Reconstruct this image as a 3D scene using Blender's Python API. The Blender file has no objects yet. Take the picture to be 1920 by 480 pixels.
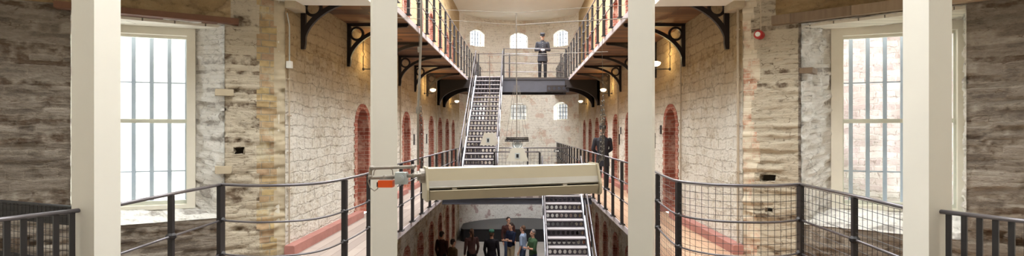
import bpy, bmesh, math, random
from mathutils import Vector, Matrix, noise
random.seed(7)
S = bpy.context.scene
COL = S.collection
PI = math.pi
# ------------------------------------------------------------------ camera
F = 1000.0            # focal length in px of the 1920 px wide frame
K = F / 900.0         # depths below were surveyed for 900 px
EYE = 1.57            # eye above the middle gallery floor (z = 0)
CX, CY = 976.0, 247.0
cam = bpy.data.cameras.new('camera'); camo = bpy.data.objects.new('camera', cam); COL.objects.link(camo)
camo.location = (0, 0, EYE); camo.rotation_euler = (PI/2, 0, 0)
cam.sensor_width = 36; cam.lens = F/1920*36; cam.clip_start = .05; cam.clip_end = 200
cam.shift_x = -(CX-960)/1920; cam.shift_y = (CY-240)/1920
S.camera = camo
# ------------------------------------------------------------------ world, light, exposure
w = bpy.data.worlds.new('world'); S.world = w; w.use_nodes = True
bgn = w.node_tree.nodes['Background']; bgn.inputs[0].default_value = (.93, .97, 1, 1); bgn.inputs[1].default_value = 7.5
S.view_settings.view_transform = 'Standard'; S.view_settings.look = 'None'
S.view_settings.exposure = 0.18; S.view_settings.gamma = 1.0; S.view_settings.use_curve_mapping = False
def area(name, loc, rot, sx, sy, power, col=(1, 1, 1), portal=False):
    l = bpy.data.lights.new(name, 'AREA'); l.shape = 'RECTANGLE'; l.size = sx; l.size_y = sy
    l.energy = power; l.color = col; l.cycles.is_portal = portal
    o = bpy.data.objects.new(name, l); COL.objects.link(o); o.location = loc; o.rotation_euler = rot
    return o
area('skylight_hall', (-.1, 14.5*K, 7.75), (0, 0, 0), 3.2, 12*K, 1300, (1, .99, .975))
area('skylight_lantern', (0, 3.4, 8.2), (0, 0, 0), 6.0, 4.4, 330, (1, .985, .96))  # added overhead fill light for the near end, out of view

# ------------------------------------------------------------------ helpers
def P(x, y, D):       # a photo pixel at surveyed depth D -> point
    return Vector(((x-CX)/900*D, D*K, EYE-(y-CY)/900*D))
def srgb(r, g, b):
    f = lambda c: (c/255/12.92) if c/255 <= .04045 else ((c/255+.055)/1.055)**2.4
    return (f(r), f(g), f(b), 1)
def mesh_of(bm, name, mat, smooth=False):
    bmesh.ops.recalc_face_normals(bm, faces=bm.faces)
    me = bpy.data.meshes.new(name); bm.to_mesh(me); bm.free()
    if isinstance(mat, (list, tuple)):
        for m in mat: me.materials.append(m)
    else: me.materials.append(mat)
    if smooth:
        for p in me.polygons: p.use_smooth = True
    return me
def obj(name, bm, mat, parent=None, smooth=False):
    o = bpy.data.objects.new(name, mesh_of(bm, name, mat, smooth)); COL.objects.link(o)
    if parent is not None: o.parent = parent
    return o
def tag(o, label, cat, group=None):
    o['label'] = label; o['category'] = cat
    if group: o['group'] = group
    return o
def struct(o, label=None):
    o['kind'] = 'structure'
    if label: o['label'] = label
    return o
def empty(name, loc=(0, 0, 0), rz=0):
    o = bpy.data.objects.new(name, None); COL.objects.link(o); o.location = loc; o.rotation_euler = (0, 0, rz)
    o.empty_display_size = .1
    return o
def copy_tree(o, parent=None):
    c = o.copy(); COL.objects.link(c); c.parent = parent
    for ch in list(o.children): copy_tree(ch, c)
    return c
def B(): 
    return bmesh.new()
def box(bm, lo, hi, M=None, mi=0):
    x0, y0, z0 = lo; x1, y1, z1 = hi
    vs = [(x0,y0,z0),(x1,y0,z0),(x1,y1,z0),(x0,y1,z0),(x0,y0,z1),(x1,y0,z1),(x1,y1,z1),(x0,y1,z1)]
    v = [bm.verts.new(M @ Vector(p) if M else p) for p in vs]
    for f in ((0,3,2,1),(4,5,6,7),(0,1,5,4),(1,2,6,5),(2,3,7,6),(3,0,4,7)):
        bm.faces.new([v[i] for i in f]).material_index = mi
def tube(bm, pts, r, n=8, rads=None, caps=True):
    pts = [Vector(p) for p in pts]; rings = []
    up = None
    for i, p in enumerate(pts):
        a = pts[max(i-1, 0)]; b = pts[min(i+1, len(pts)-1)]
        t = (b-a)
        if t.length < 1e-9: t = Vector((0, 0, 1))
        t.normalize()
        if up is None or abs(t.dot(up)) > .98:
            up = Vector((0, 0, 1)) if abs(t.z) < .9 else Vector((1, 0, 0))
        u = t.cross(up).normalized(); v = u.cross(t).normalized(); up = v
        rr = rads[i] if rads else r
        rings.append([bm.verts.new(p + (u*math.cos(2*PI*k/n) + v*math.sin(2*PI*k/n))*rr) for k in range(n)])
    for a, b in zip(rings, rings[1:]):
        for k in range(n): bm.faces.new((a[k], a[(k+1) % n], b[(k+1) % n], b[k]))
    if caps:
        bm.faces.new(rings[0][::-1]); bm.faces.new(rings[-1])
def ball(bm, c, r, n=8, sc=(1, 1, 1)):
    M = Matrix.Translation(c) @ Matrix.Diagonal((r*sc[0], r*sc[1], r*sc[2], 1))
    bmesh.ops.create_uvsphere(bm, u_segments=n, v_segments=max(4, n//2+1), radius=1, matrix=M)
def prism(bm, poly, axis_pts):   # poly = list of Vector (ring), extruded by vector
    a = [bm.verts.new(p) for p in poly]; b = [bm.verts.new(p+axis_pts) for p in poly]
    n = len(a)
    bm.faces.new(a[::-1]); bm.faces.new(b)
    for k in range(n): bm.faces.new((a[k], a[(k+1) % n], b[(k+1) % n], b[k]))
def band(bm, inner, outer, d, closed=True):   # flat band between two equal-length outlines, thickness vector d
    n = len(inner)
    A = [bm.verts.new(p) for p in inner]; Bo = [bm.verts.new(p) for p in outer]
    C = [bm.verts.new(p+d) for p in inner]; E = [bm.verts.new(p+d) for p in outer]
    rng = range(n if closed else n-1)
    for k in rng:
        j = (k+1) % n
        bm.faces.new((A[k], Bo[k], Bo[j], A[j])); bm.faces.new((C[k], C[j], E[j], E[k]))
        bm.faces.new((A[k], A[j], C[j], C[k])); bm.faces.new((Bo[k], E[k], E[j], Bo[j]))
    if not closed:
        bm.faces.new((A[0], C[0], E[0], Bo[0])); bm.faces.new((A[-1], Bo[-1], E[-1], C[-1]))

# ------------------------------------------------------------------ materials
def new_mat(name):
    m = bpy.data.materials.new(name); m.use_nodes = True
    nt = m.node_tree; b = nt.nodes['Principled BSDF']
    return m, nt, b
def N(nt, t, **kw):
    n = nt.nodes.new(t)
    for k, v in kw.items():
        if hasattr(n, k): setattr(n, k, v)
        else: n.inputs[k.replace('_', ' ')].default_value = v
    return n
def ramp(nt, src, stops):
    r = nt.nodes.new('ShaderNodeValToRGB'); e = r.color_ramp.elements
    while len(e) < len(stops): e.new(.5)
    for k, (p, c) in enumerate(stops):
        e[k].position = p; e[k].color = c if len(c) == 4 else (*c, 1)
    nt.links.new(src, r.inputs[0]); return r
def mix(nt, fac, a, b, mode='MIX'):
    m = nt.nodes.new('ShaderNodeMix'); m.data_type = 'RGBA'; m.blend_type = mode
    for v, i in ((fac, 0), (a, 6), (b, 7)):
        if isinstance(v, (int, float)): m.inputs[i].default_value = v
        elif isinstance(v, tuple): m.inputs[i].default_value = v
        else: nt.links.new(v, m.inputs[i])
    return m.outputs[2]
def math_(nt, op, a, b=None):
    m = nt.nodes.new('ShaderNodeMath'); m.operation = op
    for v, i in ((a, 0), (b, 1)):
        if v is None: continue
        if isinstance(v, (int, float)): m.inputs[i].default_value = v
        else: nt.links.new(v, m.inputs[i])
    return m.outputs[0]
def coords(nt, uv=True, scale=(1, 1, 1)):
    tc = nt.nodes.new('ShaderNodeTexCoord'); mp = nt.nodes.new('ShaderNodeMapping')
    nt.links.new(tc.outputs['UV' if uv else 'Object'], mp.inputs[0]); mp.inputs['Scale'].default_value = scale
    return mp.outputs[0]
def noise_n(nt, vec, scale, detail=4, rough=.6):
    n = nt.nodes.new('ShaderNodeTexNoise'); n.inputs['Scale'].default_value = scale
    n.inputs['Detail'].default_value = detail; n.inputs['Roughness'].default_value = rough
    nt.links.new(vec, n.inputs['Vector']); return n.outputs['Fac']
def distort(nt, vec, scale, amt):
    n = nt.nodes.new('ShaderNodeTexNoise'); n.inputs['Scale'].default_value = scale; n.inputs['Detail'].default_value = 3
    nt.links.new(vec, n.inputs['Vector'])
    s = nt.nodes.new('ShaderNodeVectorMath'); s.operation = 'SUBTRACT'; s.inputs[1].default_value = (.5, .5, .5)
    nt.links.new(n.outputs['Color'], s.inputs[0])
    m = nt.nodes.new('ShaderNodeVectorMath'); m.operation = 'SCALE'; m.inputs['Scale'].default_value = amt
    nt.links.new(s.outputs[0], m.inputs[0])
    a = nt.nodes.new('ShaderNodeVectorMath'); a.operation = 'ADD'
    nt.links.new(vec, a.inputs[0]); nt.links.new(m.outputs[0], a.inputs[1]); return a.outputs[0]
def bump(nt, b, h, strength, dist=.02):
    n = nt.nodes.new('ShaderNodeBump'); n.inputs['Strength'].default_value = strength; n.inputs['Distance'].default_value = dist
    nt.links.new(h, n.inputs['Height']); nt.links.new(n.outputs[0], b.inputs['Normal'])
def stone_mat(name, sc, tones, mortar, mortar_w=.05, wash=None, wash_amt=.5, bstr=.8, seed=0., upper=None, squash=1., dist=.02, blotch=None, attr=False, crack=.6, joint=1., course=None):
    """rubble masonry in wall metres (UV): stones, joints, limewash patches"""
    m, nt, b = new_mat(name); b.inputs['Roughness'].default_value = .92; b.inputs['Specular IOR Level'].default_value = .2
    v0 = coords(nt); mp = nt.nodes.new('ShaderNodeMapping'); mp.inputs['Location'].default_value = (seed, seed*1.7, seed); nt.links.new(v0, mp.inputs[0]); v0 = mp.outputs[0]
    fine = nt.nodes.new('ShaderNodeMapping'); fine.inputs['Scale'].default_value = (1, squash, 1); nt.links.new(v0, fine.inputs[0])
    nf = noise_n(nt, fine.outputs[0], 16, 7, .75)
    nl = noise_n(nt, v0, 1.1, 4, .6)
    nm = noise_n(nt, fine.outputs[0], 12 if attr else 4.8, 7, .76)
    if attr:
        at = nt.nodes.new('ShaderNodeAttribute'); at.attribute_name = 'stone'
        sp = nt.nodes.new('ShaderNodeSeparateColor'); nt.links.new(at.outputs['Color'], sp.inputs[0])
        tone, edge0 = sp.outputs[0], sp.outputs[1]
        edge = math_(nt, 'ADD', math_(nt, 'MULTIPLY', edge0, .3), math_(nt, 'MULTIPLY', math_(nt, 'SUBTRACT', nf, .5), .12))
    elif course:
        vd = distort(nt, distort(nt, v0, 1.8, .14), 8, .07)
        bt = nt.nodes.new('ShaderNodeTexBrick'); bt.inputs['Scale'].default_value = 1; bt.inputs['Color1'].default_value = (0, 0, 0, 1); bt.inputs['Color2'].default_value = (1, 1, 1, 1)
        bt.inputs['Mortar'].default_value = (.5, .5, .5, 1); bt.inputs['Mortar Size'].default_value = .022; bt.inputs['Mortar Smooth'].default_value = 1.
        bt.inputs['Brick Width'].default_value = course[0]; bt.inputs['Row Height'].default_value = course[1]; bt.squash = 1.4; bt.squash_frequency = 3; bt.offset = .37
        nt.links.new(vd, bt.inputs['Vector']); tone = bt.outputs['Color']
        edge = math_(nt, 'ADD', math_(nt, 'MULTIPLY', math_(nt, 'SUBTRACT', 1, bt.outputs['Fac']), .16), math_(nt, 'MULTIPLY', math_(nt, 'SUBTRACT', nf, .5), .22))
    else:
        vd = distort(nt, distort(nt, v0, 2.2, .14), 9, .06)
        vs = nt.nodes.new('ShaderNodeMapping'); vs.inputs['Scale'].default_value = (sc[0], sc[1], 1); nt.links.new(vd, vs.inputs[0])
        vor = nt.nodes.new('ShaderNodeTexVoronoi'); vor.feature = 'DISTANCE_TO_EDGE'; vor.inputs['Scale'].default_value = 1; nt.links.new(vs.outputs[0], vor.inputs['Vector'])
        voc = nt.nodes.new('ShaderNodeTexVoronoi'); voc.inputs['Scale'].default_value = 1; nt.links.new(vs.outputs[0], voc.inputs['Vector'])
        sep = nt.nodes.new('ShaderNodeSeparateColor'); nt.links.new(voc.outputs['Color'], sep.inputs[0])
        tone = sep.outputs[0]
        edge = math_(nt, 'ADD', vor.outputs[0], math_(nt, 'MULTIPLY', math_(nt, 'SUBTRACT', nf, .5), .25))
    tsum = math_(nt, 'ADD', math_(nt, 'MULTIPLY', tone, .42), math_(nt, 'MULTIPLY', nm, .6))
    n = len(tones)
    col = ramp(nt, tsum, [(.24+.5*i/(n-1), t) for i, t in enumerate(tones)]).outputs[0]
    jm = ramp(nt, edge, [(0, (1, 1, 1)), (mortar_w, (1, 1, 1)), (mortar_w*1.9, (0, 0, 0))]).outputs[0]
    patchy = ramp(nt, nm, [(.38, (0, 0, 0)), (.62, (1, 1, 1))]).outputs[0]
    col = mix(nt, math_(nt, 'MULTIPLY', mix(nt, 1, jm, patchy, 'MULTIPLY'), joint), col, mortar)
    if wash:
        wm = ramp(nt, math_(nt, 'ADD', math_(nt, 'ADD', math_(nt, 'MULTIPLY', nl, .6), math_(nt, 'MULTIPLY', nm, .4)), math_(nt, 'MULTIPLY', math_(nt, 'SUBTRACT', nf, .5), .5)),
                  [(.5-wash_amt*.3-.06, (0, 0, 0)), (.5-wash_amt*.3+.12, (1, 1, 1))]).outputs[0]
        col = mix(nt, math_(nt, 'MULTIPLY', wm, .85), col, wash)
    # short dark cracks gathered around some of the joints, and pock marks
    cm = ramp(nt, edge, [(.0, (1, 1, 1)), (.035, (0, 0, 0))]).outputs[0]
    v2 = nt.nodes.new('ShaderNodeTexVoronoi'); v2.feature = 'DISTANCE_TO_EDGE'; v2.inputs['Scale'].default_value = 9; nt.links.new(distort(nt, fine.outputs[0], 12, .06), v2.inputs['Vector'])
    cm2 = ramp(nt, v2.outputs[0], [(.0, (1, 1, 1)), (.07, (0, 0, 0))]).outputs[0]
    sel2 = ramp(nt, noise_n(nt, fine.outputs[0], 4.1, 3, .6), [(.52, (0, 0, 0)), (.62, (1, 1, 1))]).outputs[0]
    cm = mix(nt, 1, cm, mix(nt, 1, cm2, sel2, 'MULTIPLY'), 'LIGHTEN')
    sel = ramp(nt, noise_n(nt, v0, 5.5, 3, .6), [(.42, (0, 0, 0)), (.56, (1, 1, 1))]).outputs[0]
    col = mix(nt, math_(nt, 'MULTIPLY', mix(nt, 1, cm, sel, 'MULTIPLY'), crack), col, srgb(96, 76, 58))
    if blotch:
        n2 = noise_n(nt, v0, 1.7, 5, .6)
        bmk = ramp(nt, n2, [(.56, (0, 0, 0)), (.62, (1, 1, 1))]).outputs[0]
        col = mix(nt, math_(nt, 'MULTIPLY', bmk, .5), col, blotch)
    if upper:   # brown tint multiplied in above a ragged height line
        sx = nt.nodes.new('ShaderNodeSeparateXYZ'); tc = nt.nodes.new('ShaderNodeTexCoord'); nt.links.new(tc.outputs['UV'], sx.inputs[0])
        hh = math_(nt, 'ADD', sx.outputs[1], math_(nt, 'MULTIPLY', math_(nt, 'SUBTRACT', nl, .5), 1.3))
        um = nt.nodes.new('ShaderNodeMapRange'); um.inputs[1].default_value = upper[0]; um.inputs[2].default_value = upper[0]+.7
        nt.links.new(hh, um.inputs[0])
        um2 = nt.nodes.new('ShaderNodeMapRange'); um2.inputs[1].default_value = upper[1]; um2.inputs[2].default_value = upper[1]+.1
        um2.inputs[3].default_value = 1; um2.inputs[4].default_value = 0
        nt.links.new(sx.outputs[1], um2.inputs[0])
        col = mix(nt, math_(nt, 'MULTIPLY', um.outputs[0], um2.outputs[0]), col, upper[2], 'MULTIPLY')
    dk = ramp(nt, nf, [(.30, (.42, .38, .34)), (.44, (1, 1, 1))]).outputs[0]
    col = mix(nt, .8, col, dk, 'MULTIPLY')
    nt.links.new(col, b.inputs['Base Color'])
    hgt = math_(nt, 'ADD', math_(nt, 'MULTIPLY', ramp(nt, edge, [(0, (0, 0, 0)), (.12, (1, 1, 1))]).outputs[0], .35), math_(nt, 'ADD', math_(nt, 'MULTIPLY', nf, .9), math_(nt, 'MULTIPLY', nm, .8)))
    bump(nt, b, hgt, bstr, dist)
    return m
def brick_mat(name, c1, c2, mort, bw=.215, bh=.075, wash=None, wa=.3):
    m, nt, b = new_mat(name); b.inputs['Roughness'].default_value = .9; b.inputs['Specular IOR Level'].default_value = .2
    v = distort(nt, coords(nt), 6, .02)
    t = nt.nodes.new('ShaderNodeTexBrick'); t.inputs['Scale'].default_value = 1; t.inputs['Color1'].default_value = c1; t.inputs['Color2'].default_value = c2
    t.inputs['Mortar'].default_value = mort; t.inputs['Mortar Size'].default_value = .007; t.inputs['Brick Width'].default_value = bw; t.inputs['Row Height'].default_value = bh
    t.inputs['Mortar Smooth'].default_value = .3
    nt.links.new(v, t.inputs['Vector'])
    nf = noise_n(nt, v, 9, 5, .7)
    col = mix(nt, .6, t.outputs['Color'], ramp(nt, nf, [(.3, (.5, .5, .5)), (.6, (1, 1, 1))]).outputs[0], 'MULTIPLY')
    if wash:
        nl = noise_n(nt, v, 2.5, 5, .7)
        col = mix(nt, ramp(nt, nl, [(.62-wa*.3, (0, 0, 0)), (.75-wa*.3, (1, 1, 1))]).outputs[0], col, wash)
    nt.links.new(col, b.inputs['Base Color'])
    bump(nt, b, math_(nt, 'SUBTRACT', nf, math_(nt, 'MULTIPLY', t.outputs['Fac'], 1.5)), .6, .008)
    return m
def plain(name, c, rough=.6, metal=0, var=.12, scale=6, spec=.4, bumpy=0):
    m, nt, b = new_mat(name); b.inputs['Roughness'].default_value = rough; b.inputs['Metallic'].default_value = metal
    b.inputs['Specular IOR Level'].default_value = spec
    nf = noise_n(nt, coords(nt, False), scale, 4, .6)
    k = 1-var
    nt.links.new(mix(nt, 1, c, ramp(nt, nf, [(.3, (k, k, k)), (.7, (1, 1, 1))]).outputs[0], 'MULTIPLY'), b.inputs['Base Color'])
    if bumpy: bump(nt, b, nf, bumpy, .004)
    return m
def planks(name, c1, c2, c3, width, along='x', gap=(.03, .02, .015, 1), length=2.4, rough=.7):
    m, nt, b = new_mat(name); b.inputs['Roughness'].default_value = rough
    v = coords(nt, False)
    if along == 'y':
        r = nt.nodes.new('ShaderNodeMapping'); r.inputs['Rotation'].default_value = (0, 0, PI/2); nt.links.new(v, r.inputs[0]); v = r.outputs[0]
    t = nt.nodes.new('ShaderNodeTexBrick'); t.inputs['Scale'].default_value = 1; t.inputs['Color1'].default_value = (0, 0, 0, 1); t.inputs['Color2'].default_value = (1, 1, 1, 1)
    t.inputs['Mortar'].default_value = (.5, .5, .5, 1); t.inputs['Mortar Size'].default_value = .004; t.inputs['Brick Width'].default_value = length; t.inputs['Row Height'].default_value = width
    nt.links.new(v, t.inputs['Vector'])
    g = nt.nodes.new('ShaderNodeMapping'); g.inputs['Scale'].default_value = (2, 30, 2); nt.links.new(v, g.inputs[0])
    ng = noise_n(nt, g.outputs[0], 1.2, 5, .6)
    s = math_(nt, 'ADD', math_(nt, 'MULTIPLY', t.outputs['Color'], .6), math_(nt, 'MULTIPLY', ng, .4))
    col = ramp(nt, s, [(.15, c1), (.5, c2), (.85, c3)]).outputs[0]
    col = mix(nt, t.outputs['Fac'], col, gap)
    nt.links.new(col, b.inputs['Base Color']); bump(nt, b, ng, .25, .004)
    return m
def emit(name, c, s):
    m, nt, b = new_mat(name); b.inputs['Emission Color'].default_value = c; b.inputs['Emission Strength'].default_value = s
    b.inputs['Base Color'].default_value = c
    return m

M_slate = stone_mat('slate_rubble', (1.9, 9.5), [srgb(104, 93, 84), srgb(138, 127, 114), srgb(160, 149, 136), srgb(184, 175, 161)], srgb(184, 172, 154), .08,
                    bstr=1., squash=2.4, dist=.03, attr=True, crack=.85, joint=.45)
M_slate_l = stone_mat('slate_rubble_light', (2.2, 8), [srgb(116, 103, 88), srgb(158, 145, 124), srgb(184, 171, 149), srgb(206, 195, 174)], srgb(198, 186, 164), .09,
                    wash=srgb(202, 191, 170), wash_amt=.5, bstr=.9, squash=2., dist=.02, seed=4.2, attr=True, crack=.9)
M_render = stone_mat('stained_render', (1.8, 3.5), [srgb(124, 100, 70), srgb(158, 134, 98), srgb(184, 162, 128)], srgb(140, 118, 88), .05, bstr=.6, seed=9, crack=.4)
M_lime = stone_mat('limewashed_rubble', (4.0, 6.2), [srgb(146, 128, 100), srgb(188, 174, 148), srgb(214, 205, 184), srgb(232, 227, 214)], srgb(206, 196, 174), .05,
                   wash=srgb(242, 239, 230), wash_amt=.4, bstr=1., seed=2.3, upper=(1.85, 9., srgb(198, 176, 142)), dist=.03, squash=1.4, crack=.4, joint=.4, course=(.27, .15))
M_far = stone_mat('pale_coursed_rubble', (3.4, 9.), [srgb(160, 142, 116), srgb(205, 192, 168), srgb(228, 220, 202)], srgb(190, 170, 146), .06,
                  wash=srgb(244, 240, 231), wash_amt=.5, bstr=.8, seed=5.1, blotch=srgb(208, 172, 152), squash=1.6, crack=.5, course=(.34, .13))
M_farlow = stone_mat('peeling_white_wall', (3, 7), [srgb(180, 168, 152), srgb(220, 212, 202), srgb(240, 236, 230)], srgb(210, 200, 186), .05, wash=srgb(240, 238, 234), wash_amt=.6, bstr=.7, seed=8.3, blotch=srgb(140, 44, 50), crack=.4)
M_ground = stone_mat('tan_rubble', (3.4, 6), [srgb(120, 96, 70), srgb(168, 142, 110), srgb(196, 176, 148), srgb(214, 202, 182)], srgb(190, 168, 138), .06, wash=srgb(226, 220, 210), wash_amt=.1, bstr=.8, seed=3.3, crack=.6, course=(.3, .16))
M_out = stone_mat('outside_stone', (4.5, 9.), [srgb(160, 140, 138), srgb(178, 160, 156), srgb(192, 178, 174)], srgb(190, 180, 176), .08, bstr=.6, seed=1.1, crack=.5, joint=.5, course=(.3, .1))
M_outw = plain('outside_limewash', srgb(250, 249, 246), .9, var=.04, bumpy=.3)
M_brick = brick_mat('red_brick', srgb(182, 112, 94), srgb(146, 80, 66), srgb(190, 160, 144), wash=srgb(204, 168, 150), wa=.4)
M_brickp = brick_mat('pinkish_brick', srgb(206, 160, 134), srgb(182, 130, 106), srgb(206, 190, 168), wash=srgb(214, 202, 180), wa=.75)
M_bricky = brick_mat('yellow_brick', srgb(186, 164, 118), srgb(170, 142, 116), srgb(160, 150, 130), bw=.19, bh=.085, wash=srgb(186, 176, 152), wa=.3)
M_plaster = plain('cream_plaster', srgb(196, 182, 156), .9, var=.3, scale=3, spec=.2, bumpy=.5)
M_post = plain('cream_paint', srgb(228, 225, 215), .55, var=.05, scale=2)
M_frame = plain('cream_window_paint', srgb(230, 225, 210), .5, var=.06)
M_white = plain('white_plaster', srgb(244, 240, 228), .85, var=.05, scale=1)
M_iron = plain('black_iron', srgb(33, 30, 32), .45, var=.2, spec=.5)
M_brak = plain('dark_brown_iron', srgb(40, 31, 29), .55, var=.25, spec=.4)
M_rail = plain('worn_steel_rail', srgb(120, 116, 120), .32, metal=.6, var=.2, scale=12)
M_steel = plain('silver_painted_steel', srgb(186, 188, 198), .4, metal=.25, var=.1)
M_beam = plain('grey_steel_beam', srgb(74, 74, 82), .5, var=.15)
M_stepd = plain('dark_step_plate', srgb(58, 52, 58), .5, var=.15)
M_tread = plain('worn_step_edge', srgb(176, 170, 172), .5, metal=.2, var=.1)
M_fascia = plain('pale_fascia', srgb(186, 176, 178), .6, var=.1)
M_soffit = planks('orange_brown_boards', srgb(70, 44, 24), srgb(108, 70, 36), srgb(136, 94, 54), .17, 'x')
M_deckl = planks('grey_boards', srgb(142, 128, 120), srgb(158, 144, 135), srgb(174, 160, 150), .15, 'y', gap=srgb(120, 104, 96))
M_deckr = planks('tan_boards', srgb(160, 124, 98), srgb(178, 144, 116), srgb(196, 164, 136), .15, 'y', gap=srgb(110, 84, 66))
M_kerb = plain('red_oxide_kerb', srgb(176, 122, 112), .75, var=.25, scale=5)
M_lintel = plain('brown_oak', srgb(112, 76, 56), .7, var=.25, scale=9)
M_lintelr = planks('weathered_oak', srgb(112, 92, 72), srgb(142, 122, 98), srgb(166, 146, 122), .4, 'x', gap=srgb(100, 84, 66), length=9)
M_board = planks('whitewashed_boards', srgb(206, 198, 180), srgb(222, 216, 200), srgb(232, 228, 214), .16, 'x', gap=srgb(110, 104, 92), length=9)
M_hood = plain('beige_enamel', srgb(172, 161, 137), .38, var=.04, spec=.5)
M_plate = plain('pale_grey_enamel', srgb(204, 198, 184), .45, var=.05)
M_alu = plain('dull_aluminium', srgb(196, 192, 184), .35, metal=.5, var=.1)
M_galv = plain('galvanised_pipe', srgb(160, 152, 142), .5, metal=.3, var=.25, scale=20)
M_dark = plain('near_black', srgb(24, 22, 24), .6, var=.1)
M_orange = plain('orange_plastic', srgb(232, 92, 34), .4, var=.04)
M_greyp = plain('grey_plastic', srgb(178, 184, 184), .4, var=.04)
M_whitep = plain('white_plastic', srgb(232, 232, 226), .4, var=.03)
M_redp = plain('red_plastic', srgb(176, 40, 36), .4, var=.05)
M_conduit = plain('painted_conduit', srgb(188, 172, 150), .7, var=.2)
M_floor = plain('pale_stone_flags', srgb(176, 170, 164), .6, var=.2, scale=1.3)
M_stage = plain('dark_stage_paint', srgb(52, 54, 60), .35, var=.1)
M_lampg = emit('lit_glass_bowl', (1, .82, .5, 1), 7)
M_bars = plain('window_iron', srgb(168, 178, 190), .5, var=.1)  # bloom from the bright windows painted into the bar colour
M_farbars = plain('far_window_iron', srgb(96, 102, 112), .5, var=.1)
M_leaf = plain('leafy_green', srgb(120, 160, 96), .8, var=.4)
M_chain = plain('chain_steel', srgb(120, 114, 106), .4, metal=.7, var=.3, scale=40)
M_door = plain('dark_red_door', srgb(112, 56, 50), .6, var=.2)
gm = bpy.data.materials.new('window_glass'); gm.use_nodes = True; nt = gm.node_tree; nt.nodes.clear()
o_ = nt.nodes.new('ShaderNodeOutputMaterial'); mx = nt.nodes.new('ShaderNodeMixShader'); tr = nt.nodes.new('ShaderNodeBsdfTransparent'); gl = nt.nodes.new('ShaderNodeBsdfGlossy')
gl.inputs['Roughness'].default_value = .05; tr.inputs[0].default_value = (.96, .98, .98, 1); mx.inputs[0].default_value = .05
nt.links.new(tr.outputs[0], mx.inputs[1]); nt.links.new(gl.outputs[0], mx.inputs[2]); nt.links.new(mx.outputs[0], o_.inputs[0]); M_glass = gm

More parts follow.
